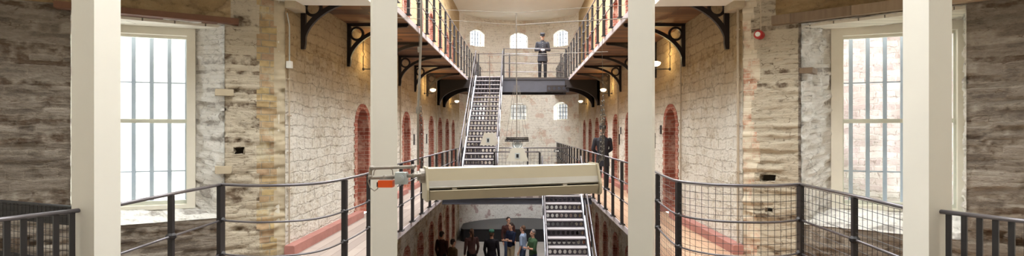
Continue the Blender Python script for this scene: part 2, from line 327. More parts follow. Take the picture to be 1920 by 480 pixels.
# ------------------------------------------------------------------ wall builder
def fbm(x, y, z, oct_=4):
    return noise.fractal(Vector((x, y, z)), 1.0, 2.1, oct_)
def make_wall(name, path, s0, s1, z0, z1, holes, mat, step=.25, disp=0., seed=0., nrev=4, mat_fn=None, zstep=None):
    """path(s)->(x, y, nx, ny), normal points into the room. holes: s0 s1 z0 z1 arch depth splay(s0,s1,z0,z1)"""
    bm = B(); uvl = bm.loops.layers.uv.new('UVMap')
    ss = {round(s0, 4), round(s1, 4)}; zs = {round(z0, 4), round(z1, 4)}
    for h in holes:
        ss |= {round(h['s0'], 4), round(h['s1'], 4)}; zs |= {round(h['z0'], 4), round(h['z1'], 4)}
        if h.get('arch'):
            for k in range(1, 8): ss.add(round(h['s0']+(h['s1']-h['s0'])*k/8, 4))
            zs.add(round(h['z1']+h['arch'], 4))
    def fill(v, st):
        v = sorted(v); out = [v[0]]
        for a, b in zip(v, v[1:]):
            if b-a < 1e-3: continue
            n = max(1, int(math.ceil((b-a)/st)))
            out += [a+(b-a)*k/n for k in range(1, n+1)]
        return out
    ss = fill(ss, step); zs = fill(zs, zstep or step)
    def stone(s, z):
        """coursed rubble: (random tone, distance to the joint, relief)"""
        zz = (z+.04*noise.noise(Vector((s*1.1, z*1.5, seed)))+.02*noise.noise(Vector((s*6, z*6, seed))))/.06
        r = math.floor(zz); fz = zz-r
        if noise.cell(Vector((r*.5+.25, math.floor(s*.8), seed))) > .55: r = math.floor(r/2)*2; fz = (zz-r)/2; hz = .12
        else: hz = .06
        wd = .28+.42*noise.cell(Vector((r+.5, .5, seed+.5)))
        q = s/wd+noise.cell(Vector((r+.5, 7.5, seed)))*5+.12*noise.noise(Vector((s*5, z*9, seed)))
        c = math.floor(q); fs = q-c
        e = min(min(fs, 1-fs)*wd, min(fz, 1-fz)*hz)/.03
        t = noise.cell(Vector((r+.5, c+.5, seed+3.5)))
        return (t+1)/2 if t < 0 else t, min(1, e), noise.cell(Vector((c+.5, r+.5, seed+9.5)))
    def dsp(s, z, amt):
        if not disp: return 0
        t, e, r = stone(s, z)
        return amt*(.55*(r-.5)*min(1, e*1.5) - .25*(1-min(1, e*1.6)) + .5*fbm(s*1.3+seed, z*2.5, seed, 2) + fbm(s*5+seed, z*18, 3+seed, 3)*.28)
    def pos(s, z, depth=0., amt=None):
        x, y, nx, ny = path(s); d = dsp(s, z, disp if amt is None else amt) - depth
        return (x+nx*d, y+ny*d, z)
    cache = {}
    def vert(s, z):
        k = (round(s, 4), round(z, 4))
        if k not in cache: cache[k] = bm.verts.new(pos(s, z))
        return cache[k]
    def face(vs, uvs, mi=0):
        try: f = bm.faces.new(vs)
        except ValueError: return
        f.material_index = mi
        for l, uv in zip(f.loops, uvs): l[uvl].uv = uv
    def top(h, s):
        if not h.get('arch'): return h['z1']
        t = (s-h['s0'])/(h['s1']-h['s0'])*2-1
        return h['z1']+h['arch']*math.sqrt(max(0, 1-t*t)) if h.get('round', True) else h['z1']+h['arch']*(1-t*t)
    for a, b in zip(ss, ss[1:]):
        mid = (a+b)/2
        hs = [h for h in holes if h['s0'] < mid < h['s1']]
        for c, d in zip(zs, zs[1:]):
            zm = (c+d)/2; hit = False; za, zb = c, c
            for h in hs:
                if h['z0'] < zm < h['z1']: hit = True
                elif h.get('arch') and h['z1'] < zm < h['z1']+h['arch']+1e-4:
                    ta, tb = top(h, a), top(h, b)
                    if ta >= d-1e-5 and tb >= d-1e-5: hit = True
                    else: za, zb = max(c, min(ta, d)), max(c, min(tb, d))
            if hit: continue
            mi = mat_fn(mid, zm) if mat_fn else 0
            if za >= d-1e-5: face([vert(b, zb), vert(b, d), vert(a, d)], [(b, zb), (b, d), (a, d)], mi)
            elif zb >= d-1e-5: face([vert(a, za), vert(b, d), vert(a, d)], [(a, za), (b, d), (a, d)], mi)
            else: face([vert(a, za), vert(b, zb), vert(b, d), vert(a, d)], [(a, za), (b, zb), (b, d), (a, d)], mi)
    for h in holes:
        if h.get('noreveal'): continue
        dep = h['depth']; dA, dB = h.get('depth2', (dep, dep)); sp = h.get('splay', (0, 0, 0, 0))
        # outline
        pts = []
        hs_ = [s for s in ss if h['s0']-1e-4 <= s <= h['s1']+1e-4]; hz = [z for z in zs if h['z0']-1e-4 <= z <= h['z1']+1e-4]
        for z in hz: pts.append((h['s0'], z))
        for s in hs_[1:] if not h.get('arch') else hs_[1:-1]: pts.append((s, top(h, s)))
        rz = hz[::-1] if h.get('arch') else hz[::-1][1:]
        for z in rz: pts.append((h['s1'], z))
        for s in hs_[::-1][1:-1]: pts.append((s, h['z0']))
        n = len(pts); rows = []
        cs, cz = (h['s0']+h['s1'])/2, (h['z0']+h['z1'])/2
        for j in range(nrev+1):
            t = j/nrev; row = []
            for (s, z) in pts:
                fs = (s-h['s0'])/(h['s1']-h['s0']); fz = (z-h['z0'])/(h['z1']-h['z0'])
                s2 = s + t*((1-fs)*-sp[0] + fs*sp[1]); z2 = z + t*((1-min(fz, 1))*-sp[2] + min(fz, 1)*sp[3])
                if j == 0: row.append(vert(s, z)); continue
                x, y, nx, ny = path(s2); dd = dA+(dB-dA)*fs
                q = Vector((x-nx*dd*t, y-ny*dd*t, z2))
                if disp and 0 < j:
                    r = disp*1.3*fbm(s*5+t*3+seed, z*9, t*6, 3)*(1 if j < nrev else .3)
                    tx, ty = -ny, nx
                    ds = -1 if s < cs else 1
                    if h['s0']+.001 < s < h['s1']-.001: q.z += r*.6
                    else: q.x += tx*r; q.y += ty*r
                row.append(bm.verts.new(q))
            rows.append(row)
        for j in range(nrev):
            for k in range(n):
                k2 = (k+1) % n
                (sa, za_), (sb, zb_) = pts[k], pts[k2]
                if abs(sa-sb) < 1e-4: uvs = [(sa+dep*j/nrev, za_), (sa+dep*j/nrev, zb_), (sa+dep*(j+1)/nrev, zb_), (sa+dep*(j+1)/nrev, za_)]
                else: uvs = [(sa, za_+dep*j/nrev), (sb, zb_+dep*j/nrev), (sb, zb_+dep*(j+1)/nrev), (sa, za_+dep*(j+1)/nrev)]
                mi = h.get('rmat', 0)
                face([rows[j][k], rows[j][k2], rows[j+1][k2], rows[j+1][k]], uvs, mi)
    # normals: make the faces look into the room
    me = bpy.data.meshes.new(name); bm.to_mesh(me); bm.free()
    for m in (mat if isinstance(mat, (list, tuple)) else [mat]): me.materials.append(m)
    for p in me.polygons: p.use_smooth = bool(disp)
    if disp:
        ca = me.color_attributes.new('stone', 'FLOAT_COLOR', 'POINT'); uvd = me.uv_layers[0].data; vals = {}
        for p in me.polygons:
            for li in p.loop_indices:
                vi = me.loops[li].vertex_index
                if vi not in vals: vals[vi] = stone(*uvd[li].uv)
        for vi, t in vals.items(): ca.data[vi].color = (t[0], t[1], t[2], 1)
    o = bpy.data.objects.new(name, me); COL.objects.link(o); struct(o)
    return o
def line_path(x0, y0, x1, y1, flip=False):
    L = math.hypot(x1-x0, y1-y0); tx, ty = (x1-x0)/L, (y1-y0)/L
    nx, ny = (ty, -tx) if not flip else (-ty, tx)
    return (lambda s: (x0+tx*s, y0+ty*s, nx, ny)), L

XL, XR = -3.0, 2.85           # hall side walls
EL, ER = -1.93, 1.76          # gallery edges
ZU, ZG, ZC = 3.54, -3.54, 7.42  # upper deck, ground, ceiling
DC_L, DC_R = 6.12, 6.16       # near corners
DF = 23.5                     # far corners
DOORS = [9.12+1.75*i for i in range(8)]
DW = .315*K

# side walls of the hall
def side_wall(name, X, D0, flip):
    y0, y1 = D0*K, DF*K
    def path(s): return (X, s, 1 if X < 0 else -1, 0)
    holes = []
    for lv, z in enumerate((ZG, 0, ZU)):
        for d in DOORS:
            holes.append(dict(s0=d*K-DW, s1=d*K+DW, z0=z+.001, z1=z+1.72, arch=.28, noreveal=True))
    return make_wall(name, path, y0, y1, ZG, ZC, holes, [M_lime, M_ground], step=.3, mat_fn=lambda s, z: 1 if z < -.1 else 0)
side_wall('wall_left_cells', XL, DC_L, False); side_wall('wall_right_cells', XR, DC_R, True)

# cell doors: brick surround with reveal, leaf
def cell_door(X):
    sg = 1 if X < 0 else -1
    root = empty('door_1'); struct(root)
    bm = B(); uvl = bm.loops.layers.uv.new('UVMap')
    def outline(w, zt, ar, zb=0.):
        pts = [(-w, zb), (-w, .6), (-w, 1.2), (-w, zt)]
        for k in range(1, 10):
            a = PI - PI*k/10; pts.append((w*math.cos(a), zt+ar*math.sin(a)))
        pts += [(w, zt), (w, 1.2), (w, .6), (w, zb)]
        return pts
    inn = outline(DW, 1.72, .28); out = outline(DW+.13, 1.74, .36)
    # ragged outer edge: toothed brickwork
    dense_in, dense_out = [], []
    for pi in range(len(inn)-1):
        a, b = Vector(inn[pi]), Vector(inn[pi+1]); c, d = Vector(out[pi]), Vector(out[pi+1])
        n = 8 if abs(b.y-a.y) > .3 else 1
        for k in range(n):
            t = k/n; q = c.lerp(d, t); 
            if n > 1:
                q2 = q.copy(); 
                if k % 2: q2.x += math.copysign(.05, q.x)
                dense_in += [a.lerp(b, t), a.lerp(b, t+1/n-.001)]; e = c.lerp(d, t+1/n-.001).copy(); e.x = q2.x; dense_out += [q2, e]
            else: dense_in.append(a.lerp(b, t)); dense_out.append(q)
    dense_in.append(Vector(inn[-1])); dense_out.append(Vector(out[-1]))
    pr = .012
    def W(p, d): return (sg*d, p[0], p[1])
    fr_i = [bm.verts.new(W(p, pr)) for p in dense_in]; fr_o = [bm.verts.new(W(p, pr)) for p in dense_out]
    bk_o = [bm.verts.new(W(p, -.02)) for p in dense_out]; bk_i = [bm.verts.new(W(p, -.38)) for p in dense_in]
    def q(vs, uv):
        f = bm.faces.new(vs)
        for l, u in zip(f.loops, uv): l[uvl].uv = u
    for k in range(len(dense_in)-1):
        a, b, c, d = dense_in[k], dense_in[k+1], dense_out[k+1], dense_out[k]
        q([fr_i[k], fr_i[k+1], fr_o[k+1], fr_o[k]], [a, b, c, d])
        q([fr_o[k], fr_o[k+1], bk_o[k+1], bk_o[k]], [d, c, c, d])
        q([fr_i[k], bk_i[k], bk_i[k+1], fr_i[k+1]], [a, (a.x+.38, a.y), (b.x+.38, b.y), b])
    obj('brick_surround', bm, M_brick, root)
    bm = B(); box(bm, (-sg*.36, -DW, 0), (-sg*.31, DW, 1.72)) if sg < 0 else box(bm, (-.36, -DW, 0), (-.31, DW, 1.72))
    pl = [Vector((-sg*.335, DW*math.cos(PI*k/10), 1.72+.28*math.sin(PI*k/10))) for k in range(11)]
    prism(bm, pl, Vector((sg*.02, 0, 0)))
    for z in (.3, 1.1): box(bm, (min(-sg*.31, -sg*.295), -DW+.06, z), (max(-sg*.31, -sg*.295), DW-.06, z+.55))
    obj('door_leaf', bm, M_door, root)
    bm = B(); tube(bm, [(-sg*.30, DW-.12, .95), (-sg*.27, DW-.12, .98), (-sg*.27, DW-.12, 1.08), (-sg*.30, DW-.12, 1.11)], .009)
    obj('handle', bm, M_iron, root)
    return root
n_ = 0
for X in (XL, XR):
    proto = None
    for z in (ZG, 0, ZU):
        for d in DOORS:
            if proto is None: proto = cell_door(X); r = proto
            else: r = copy_tree(proto)
            n_ += 1; r.name = 'door_%d' % n_; r.location = (X, d*K, z)

# far apse wall
def apse_path():
    pL, pC, pR = Vector((XL, DF*K)), Vector((-.08, 25.3*K)), Vector((XR, DF*K))
    ax, ay, bx, by, cx, cy = *pL, *pC, *pR
    d = 2*(ax*(by-cy)+bx*(cy-ay)+cx*(ay-by))
    ux = ((ax*ax+ay*ay)*(by-cy)+(bx*bx+by*by)*(cy-ay)+(cx*cx+cy*cy)*(ay-by))/d
    uy = ((ax*ax+ay*ay)*(cx-bx)+(bx*bx+by*by)*(ax-cx)+(cx*cx+cy*cy)*(bx-ax))/d
    c = Vector((ux, uy)); R = (pL-c).length
    a0 = math.atan2(pL.y-c.y, pL.x-c.x); a1 = math.atan2(pR.y-c.y, pR.x-c.x)
    L = R*abs(a0-a1)
    def path(s):
        a = a0+(a1-a0)*s/L
        return (c.x+R*math.cos(a), c.y+R*math.sin(a), -math.cos(a), -math.sin(a))
    return path, L, c, R, a0, a1
ap, apL, apc, apR, apa0, apa1 = apse_path()
def s_at_x(x):
    lo, hi = 0, apL
    for _ in range(40):
        m = (lo+hi)/2
        if ap(m)[0] < x: lo = m
        else: hi = m
    return lo
far_holes = []
for cx in (-2.22, -.1, 2.06):
    s = s_at_x(cx); far_holes.append(dict(s0=s-.46, s1=s+.46, z0=EYE+4.38, z1=EYE+5.02, arch=.2, round=False, depth=.35, rmat=1))
    far_holes.append(dict(s0=s-.46, s1=s+.46, z0=EYE+.6, z1=EYE+1.32, arch=.2, round=False, depth=.35, rmat=1))
make_wall('wall_far', ap, 0, apL, ZG, ZC, far_holes, [M_far, M_white, M_farlow], step=.25, mat_fn=lambda s, z: 2 if z < -1.55 else 0)
k_ = 10
for cx in (-2.22, -.1, 2.06):
    s = s_at_x(cx); x, y, nx, ny = ap(s); ang = math.atan2(ny, nx)+PI/2
    for z0 in (EYE+4.38, EYE+.6):
        r = empty('window_%d' % k_, (x-nx*.3, y-ny*.3, z0), ang); struct(r); k_ += 1
        bm = B(); box(bm, (-.46, -.03, 0), (-.41, .03, .86)); box(bm, (.41, -.03, 0), (.46, .03, .86)); box(bm, (-.46, -.03, 0), (.46, .03, .05))
        box(bm, (-.46, -.03, .82), (.46, .03, .86)); obj('window_frame', bm, M_frame, r)
        bm = B()
        for i in range(1, 5): box(bm, (-.46+.92*i/5-.017, -.02, .04), (-.46+.92*i/5+.017, .02, .84))
        for i in range(1, 4): box(bm, (-.42, -.018, .86*i/4-.01), (.42, .018, .86*i/4+.01))
        obj('window_bars', bm, M_farbars, r)
        bm = B(); box(bm, (-.43, .0, .03), (.43, .006, .84)); obj('window_pane', bm, M_glass, r)

# ceiling of the hall with roof-light opening, floor
bm = B()
zc = ZC
def slab(bm, x0, x1, y0, y1, z0, z1): box(bm, (x0, y0, z0), (x1, y1, z1))
oy0, oy1 = 8.3*K, 19.5*K
slab(bm, XL-.3, XR+.3, DC_L*K, oy0, zc, zc+.15); slab(bm, XL-.3, XR+.3, oy1, 26*K, zc, zc+.15)
slab(bm, XL-.3, -1.7, oy0, oy1, zc, zc+.15); slab(bm, 1.5, XR+.3, oy0, oy1, zc, zc+.15)
struct(obj('ceiling', bm, M_white))
bm = B(); slab(bm, -8, 8, -4, 27.5*K, ZG-.2, ZG); struct(obj('floor', bm, M_floor))

# ------------------------------------------------------------------ window walls of the near end
pl_, Ll = line_path(XL-.879*3.6, (DC_L-.477*3.6)*K, XL, DC_L*K)          # s grows towards the hall corner
pr_, Lr = line_path(XR, DC_R*K, XR+.797*3.6, (DC_R-.603*3.6)*K)
def sl(t): return Ll*(1-t/3.6)
def sr(t): return Lr*t/3.6
zlint = EYE+1.30; zsill = EYE-.98
def hit_s(path, L, x):       # arclength where the ray of photo column x meets a path
    k = (x-CX)/F; lo, hi = 0, L
    f = lambda s: path(s)[0]-k*path(s)[1]
    for _ in range(50):
        m = (lo+hi)/2
        if (f(lo) < 0) != (f(m) < 0): hi = m
        else: lo = m
    return lo
sL0, sL1 = hit_s(pl_, Ll, 132), hit_s(pl_, Ll, 421)
sR0, sR1 = hit_s(pr_, Lr, 1502), hit_s(pr_, Lr, 1812)
def z_at(path, s, y): return EYE-(y-CY)/F*path(s)[1]
zsl = z_at(pl_, sL1, 408); zsr = z_at(pr_, sR0, 420)
def lmat(s, z): 
    return 1 if z > zlint+.06 and sL0-.5 < s else (2 if s > sL1 else 0)
def rmat(s, z):
    return 1 if z > zlint+.06 and s < sR1+.35 else (2 if s < sR0 else 0)
M_reveal = stone_mat('whitewashed_reveal', (3.5, 6), [srgb(150, 140, 124), srgb(214, 208, 196), srgb(240, 238, 232)], srgb(226, 222, 212), .06,
                     wash=srgb(244, 240, 232), wash_amt=.5, bstr=1., seed=6.6, dist=.03, attr=True)
def lower_cut(path, s0, s1, holes, mats, fn, name, seed):
    make_wall(name, path, s0, s1, -.05, 3.25, holes, mats, step=.035, zstep=.02, disp=.04, seed=seed, nrev=10, mat_fn=fn)
def strip_l(s, z):
    if z > zlint+.06 and s < sL1+.05: return 1
    q0, q1 = hsl
    if q0+.012*math.sin(z*9) < s < q1+.015*math.sin(z*7+1): return 4
    if s >= q1: return 5
    return 2 if s > sL1 else 0
hsl = (hit_s(pl_, Ll, 484), hit_s(pl_, Ll, 515))
hsr = (hit_s(pr_, Lr, 1392), hit_s(pr_, Lr, 1416))
def strip_r(s, z):
    if z > zlint+.06 and s > sR0-.28: return 1
    if s < hsr[1]+.05*math.sin(z*6): return 4
    return 2 if s < sR0-.02 else 0
def fit(path, L, s0, s1, A, Bq, z0):
    x0, y0, nx, ny = path(0); x1, y1, _, _ = path(L); tx, ty = (x1-x0)/L, (y1-y0)/L
    sa, da = (A.x-x0)*tx+(A.y-y0)*ty, -((A.x-x0)*nx+(A.y-y0)*ny)
    sb, db = (Bq.x-x0)*tx+(Bq.y-y0)*ty, -((Bq.x-x0)*nx+(Bq.y-y0)*ny)
    return dict(depth=.45, depth2=(da+.0, db+.0), splay=(s0-sa-.02, sb-s1-.02, -(zsill+.055-z0), -.02))
def wall_box(path, s0, s1, d0, d1, z0, z1, bm, drop=0):
    a = path(s0); b = path(s1)
    pts = []
    for (x, y, nx, ny) in (a, b):
        for d in (d0, d1):
            pts.append((x+nx*d, y+ny*d))
    v = []
    for z in (z0, z1):
        for i, (x, y) in enumerate((pts[0], pts[2], pts[3], pts[1])):
            v.append(bm.verts.new((x, y, z)))
    for f in ((0, 3, 2, 1), (4, 5, 6, 7), (0, 1, 5, 4), (1, 2, 6, 5), (2, 3, 7, 6), (3, 0, 4, 7)): bm.faces.new([v[i] for i in f])
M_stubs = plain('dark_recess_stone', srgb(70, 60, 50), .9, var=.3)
def pocket(path, L, rects):
    out = []
    for (xa, xb, ya, yb2) in rects:
        a, b = hit_s(path, L, xa), hit_s(path, L, xb); zt_, zb_ = z_at(path, a, ya), z_at(path, a, yb2)
        out.append(dict(s0=min(a, b), s1=max(a, b), z0=zb_, z1=zt_, depth=.14, rmat=2))
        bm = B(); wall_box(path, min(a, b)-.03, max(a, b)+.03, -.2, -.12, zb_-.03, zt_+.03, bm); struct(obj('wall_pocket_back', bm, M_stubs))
    return out
WLa, WLb = P(110, 395, 5.55), P(368, 388, 5.95)
WRa, WRb = P(1557, 393, 5.96), P(1815, 405, 5.50)
lower_cut(pl_, 0, Ll, [dict(s0=sL0, s1=sL1, z0=zsl, z1=zlint, rmat=3, **fit(pl_, Ll, sL0, sL1, WLa, WLb, zsl))]+pocket(pl_, Ll, [(438, 459, 276, 290)]),
          [M_slate, M_render, M_slate_l, M_reveal, M_bricky, M_plaster], strip_l, 'wall_left_window', 1.3)
lower_cut(pr_, 0, Lr, [dict(s0=sR0, s1=sR1, z0=zsr, z1=zlint, rmat=3, **fit(pr_, Lr, sR0, sR1, WRa, WRb, zsr))]+pocket(pr_, Lr, [(1424, 1454, 327, 340), (1434, 1448, 389, 398)]),
          [M_slate, M_render, M_slate_l, M_reveal, M_brickp, M_plaster], strip_r, 'wall_right_window', 5.7)
# enclosing shell beyond the frame, floor-level walls under the gallery
def quad_wall(name, a, b, z0, z1, mat):
    p, L = line_path(*a, *b); return make_wall(name, p, 0, L, z0, z1, [], mat, step=2)
e_l = (pl_(0)[0], pl_(0)[1]); e_r = (pr_(Lr)[0], pr_(Lr)[1])
quad_wall('wall_left_side', (e_l[0]-.3, -4), (e_l[0]-.3, e_l[1]+.2), ZG, 8.3, M_white)
quad_wall('wall_right_side', (e_r[0]+.3, e_r[1]+.2), (e_r[0]+.3, -4), ZG, 8.3, M_white)
quad_wall('wall_back', (e_r[0]+.3, -4), (e_l[0]-.3, -4), ZG, 8.3, M_slate_l)
quad_wall('wall_left_basement', e_l, (XL, DC_L*K), ZG, -.03, M_slate_l)
quad_wall('wall_right_basement', (XR, DC_R*K), e_r, ZG, -.03, M_slate_l)
quad_wall('wall_left_upper', e_l, (XL, DC_L*K), 3.24, 8.3, M_white)
quad_wall('wall_right_upper', (XR, DC_R*K), e_r, 3.24, 8.3, M_white)
for nm, x0, x1, y in (('wall_left_corner', XL-.5, XL-.07, DC_L*K-.02), ('wall_right_corner', XR+.07, XR+.5, DC_R*K-.02)):  # hidden boxes added behind the corners to stop daylight leaking in
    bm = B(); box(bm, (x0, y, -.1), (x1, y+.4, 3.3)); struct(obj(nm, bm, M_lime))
bm = B()   # roof over the near end with an opening for the added fill light
yb = DC_L*K
slab(bm, -8, 8, -4, 1.1, 8.3, 8.4); slab(bm, -8, 8, 5.7, yb+.3, 8.3, 8.4); slab(bm, -8, -3.2, 1.1, 5.7, 8.3, 8.4); slab(bm, 3.2, 8, 1.1, 5.7, 8.3, 8.4)
slab(bm, -8, 8, yb, yb+.15, ZC, 8.4)
struct(obj('ceiling_near_end', bm, M_white))
# plaster soffit ring along the window walls (the gallery above)
def soffit(name, pts, z, th, mat):
    bm = B(); prism(bm, [Vector((x, y, z)) for x, y in pts], Vector((0, 0, th))); return struct(obj(name, bm, mat))
def off(p, d, s): 
    x, y, nx, ny = p(s); return (x+nx*d, y+ny*d)
soffit('ceiling_left_soffit', [off(pl_, -.25, 0), off(pl_, -.25, Ll), (EL-.0, DC_L*K+.25), (EL-.0, DC_L*K-.15), off(pl_, .75, Ll-.5), off(pl_, .75, 0)], 3.235, .14, M_white)
soffit('ceiling_right_soffit', [off(pr_, -.25, Lr), off(pr_, -.25, 0), (ER, DC_R*K+.25), (ER, DC_R*K-.15), off(pr_, .75, .5), off(pr_, .75, Lr)], 3.235, .14, M_white)

# lintels, soffit boards, sills
bm = B(); wall_box(pl_, hit_s(pl_, Ll, 104), hit_s(pl_, Ll, 447), -.2, .1, zlint, zlint+.068, bm)
tag(obj('lintel', bm, M_lintel), 'long flat brown timber lintel over the left window', 'lintel')
bm = B(); s0, s1 = hit_s(pr_, Lr, 1450), hit_s(pr_, Lr, 1888)
seg = 10
for i in range(seg):
    a, b = s0+(s1-s0)*i/seg, s0+(s1-s0)*(i+1)/seg
wall_box(pr_, s0, s1, -.2, .09, zlint+.01, zlint+.12, bm); bmesh.ops.bevel(bm, geom=bm.edges[:], offset=.012, segments=1)
tag(obj('lintel', bm, M_lintelr), 'thick weathered grey oak beam over the right window', 'lintel')
bm = B(); wall_box(pl_, sL0-.04, sL1+.04, -.5, -.06, zlint-.035, zlint-.002, bm); struct(obj('trim_1', bm, M_board))
bm = B(); wall_box(pr_, sR0-.04, sR1+.04, -.5, -.06, zlint-.035, zlint-.002, bm); struct(obj('trim_2', bm, M_board))
# odd bonding timbers and stones left in the reveals
for (p, L, xa, xb, yt, yb2, lab) in ((pl_, Ll, 374, 438, 168, 180, 'upper pale bonding block set in the left window reveal'), (pl_, Ll, 374, 434, 311, 325, 'lower pale bonding block set in the left window reveal'),
                            (pr_, Lr, 1500, 1548, 128, 138, 'weathered timber end set in the right window reveal')):
    s_c = hit_s(p, L, xb if p is pl_ else xa); zt_, zb_ = z_at(p, s_c, yt), z_at(p, s_c, yb2)
    bm = B()
    if p is pl_: wall_box(p, sL1-.10, s_c, -.36, .035, zb_, zt_, bm)
    else: wall_box(p, s_c, sR0+.13, -.36, .035, zb_, zt_, bm)
    bmesh.ops.bevel(bm, geom=bm.edges[:], offset=.012, segments=1)
    tag(obj('bonding_block', bm, M_plaster if p is pl_ else M_lintelr), lab, 'block')
bm = B(); box(bm, (3.2, 7.3, .1), (10, 9.6, .22)); struct(obj('floor_yard', bm, M_leaf))
# windows: sash frames from photo corners
def sash_window(name, pa, pb, glass_x0, glass_x1, fw0, fw1):
    """pa, pb: bottom outer corners (left, right); z from sill to head"""
    pa, pb = Vector(pa), Vector(pb); d = (pb-pa); L = d.xy.length; ang = math.atan2(d.y, d.x)
    r = empty(name, (pa.x, pa.y, 0), ang); struct(r)
    z0, z1 = zsill+.04, EYE+1.285; zm = EYE+.125
    bm = B(); box(bm, (0, -.05, z0), (fw0, .06, z1)); box(bm, (L-fw1, -.05, z0), (L, .06, z1)); box(bm, (fw0, -.05, z1-.11), (L-fw1, .06, z1)); box(bm, (fw0, -.05, z0), (L-fw1, .06, z0+.05))
    bmesh.ops.bevel(bm, geom=bm.edges[:], offset=.006, segments=1)
    obj('window_frame', bm, M_frame, r)
    bm = B(); a, b = fw0, L-fw1
    for (q0, q1, y) in ((z0+.05, zm+.02, .02), (zm-.02, z1-.11, .03)):
        box(bm, (a, y-.015, q0), (a+.02, y+.015, q1)); box(bm, (b-.02, y-.015, q0), (b, y+.015, q1))
        box(bm, (a+.02, y-.015, q0), (b-.02, y+.015, q0+.05)); box(bm, (a+.02, y-.015, q1-.035), (b-.02, y+.015, q1))
    obj('window_sash', bm, M_frame, r)
    bm = B(); box(bm, (a, -.004, z0+.06), (b, .002, z1-.14)); obj('window_pane', bm, M_glass, r)
    bm = B(); n = int((b-a+.2)/.178)
    for i in range(n+1):
        x = a-.1+(b-a+.2)*(i+.35)/(n+.3); box(bm, (x-.021, .3, z0-.1), (x+.021, .326, z1+.1))
    for z in (EYE+.62, EYE-.5): box(bm, (a-.1, .306, z-.008), (b+.1, .32, z+.008))
    obj('window_bars', bm, M_bars, r)
    return r
A = P(110, 395, 5.55); Bp = P(368, 388, 5.95)
sash_window('window_1', (A.x, A.y, 0), (Bp.x, Bp.y, 0), 0, 0, .09, .09)
A = P(1557, 393, 5.96); Bp = P(1815, 405, 5.50)
sash_window('window_2', (A.x, A.y, 0), (Bp.x, Bp.y, 0), 0, 0, .125, .11)
# light portals at the two windows
a_ = area('window_light_left', (-4.75, 6.75, 1.7), (0, 0, 0), 2.0, 2.3, 1, portal=True); a_.rotation_euler = Vector((.45, -.9, 0)).to_track_quat('-Z', 'Z').to_euler()
a_ = area('window_light_right', (4.7, 6.7, 1.7), (0, 0, 0), 2.0, 2.3, 1, portal=True); a_.rotation_euler = Vector((-.45, -.9, 0)).to_track_quat('-Z', 'Z').to_euler()

# yard walls seen through the windows, and an added far backdrop
bm = B(); uvl = bm.loops.layers.uv.new('UVMap')
def outer(name, a, b, z0, z1, mat, th=.4):
    p, L = line_path(*a, *b); 
    o = make_wall(name, p, 0, L, z0, z1, [], mat, step=.12, zstep=.12, disp=.1, seed=7)
    return o
outer('wall_yard_left', (-9.5, 7.8), (-4.2, 9.6), -1.5, 1.9+EYE, M_outw)
M_outg = stone_mat('grey_yard_stone', (4, 8), [srgb(96, 92, 90), srgb(116, 112, 108), srgb(136, 132, 128)], srgb(128, 124, 118), .06, bstr=.5, seed=2.2, course=(.4, .2))
quad_wall('wall_yard_far', (-7, 31.5), (7, 31.5), -3, 4.4, M_outg)  # added backdrop, dims the sky behind the lower far windows
outer('wall_yard_right', (4.0, 9.2), (9.2, 7.2), -1.5, 2.6+EYE, M_out)
bm = B()
for i in range(260):
    c = Vector((-7.6+random.gauss(0, .25), 8.1+random.uniform(-.3, .1), 1.6+random.gauss(0, .8))); rr = .05
    d1 = Vector((random.uniform(-1, 1), random.uniform(-1, 1), random.uniform(-1, 1))).normalized()*rr; d2 = d1.orthogonal().normalized()*rr*.5
    bm.faces.new([bm.verts.new(c-d1), bm.verts.new(c+d2), bm.verts.new(c+d1), bm.verts.new(c-d2)])
o = obj('ivy', bm, M_leaf); o['kind'] = 'stuff'; tag(o, 'green leaves outside the left window against the bright yard', 'plant')

# ------------------------------------------------------------------ galleries
def deck(name, x0, x1, y0, y1, z, th, mt, msoff, fx):
    bm = B(); box(bm, (x0, y0, z-th*.35), (x1, y1, z)); struct(obj(name, bm, mt))
    bm = B(); box(bm, (x0, y0, z-th), (x1, y1, z-th*.35-.001)); struct(obj('ceiling_under_'+name[6:], bm, msoff))
    bm = B(); box(bm, (min(fx, fx+.02*(1 if fx < 0 else -1)), y0, z-th-.01), (max(fx, fx+.02*(1 if fx < 0 else -1)), y1, z-.015)); struct(obj('trim_'+name[6:], bm, M_fascia))
for z, th, nm in ((0, .1, 'middle'), (ZU, .1, 'upper')):
    deck('floor_%s_left' % nm, XL, EL, DC_L*K-.1, DF*K+1.5, z, th, M_deckl, M_soffit, EL)
    deck('floor_%s_right' % nm, ER, XR, DC_R*K-.1, DF*K+1.5, z, th, M_deckr, M_soffit, ER)
for X, D0, sg, nm in ((XL, DC_L, 1, 'left'), (XR, DC_R, -1, 'right')):
    bm = B(); prev = D0*K-.03
    for d in DOORS+[DF+.2]:
        e = d*K-DW if d < DF else d*K
        box(bm, (min(X, X+sg*.13), prev, .001), (max(X, X+sg*.13), e, .12)); prev = d*K+DW
    bmesh.ops.bevel(bm, geom=bm.edges[:], offset=.015, segments=1)
    struct(obj('baseboard_'+nm, bm, M_kerb))

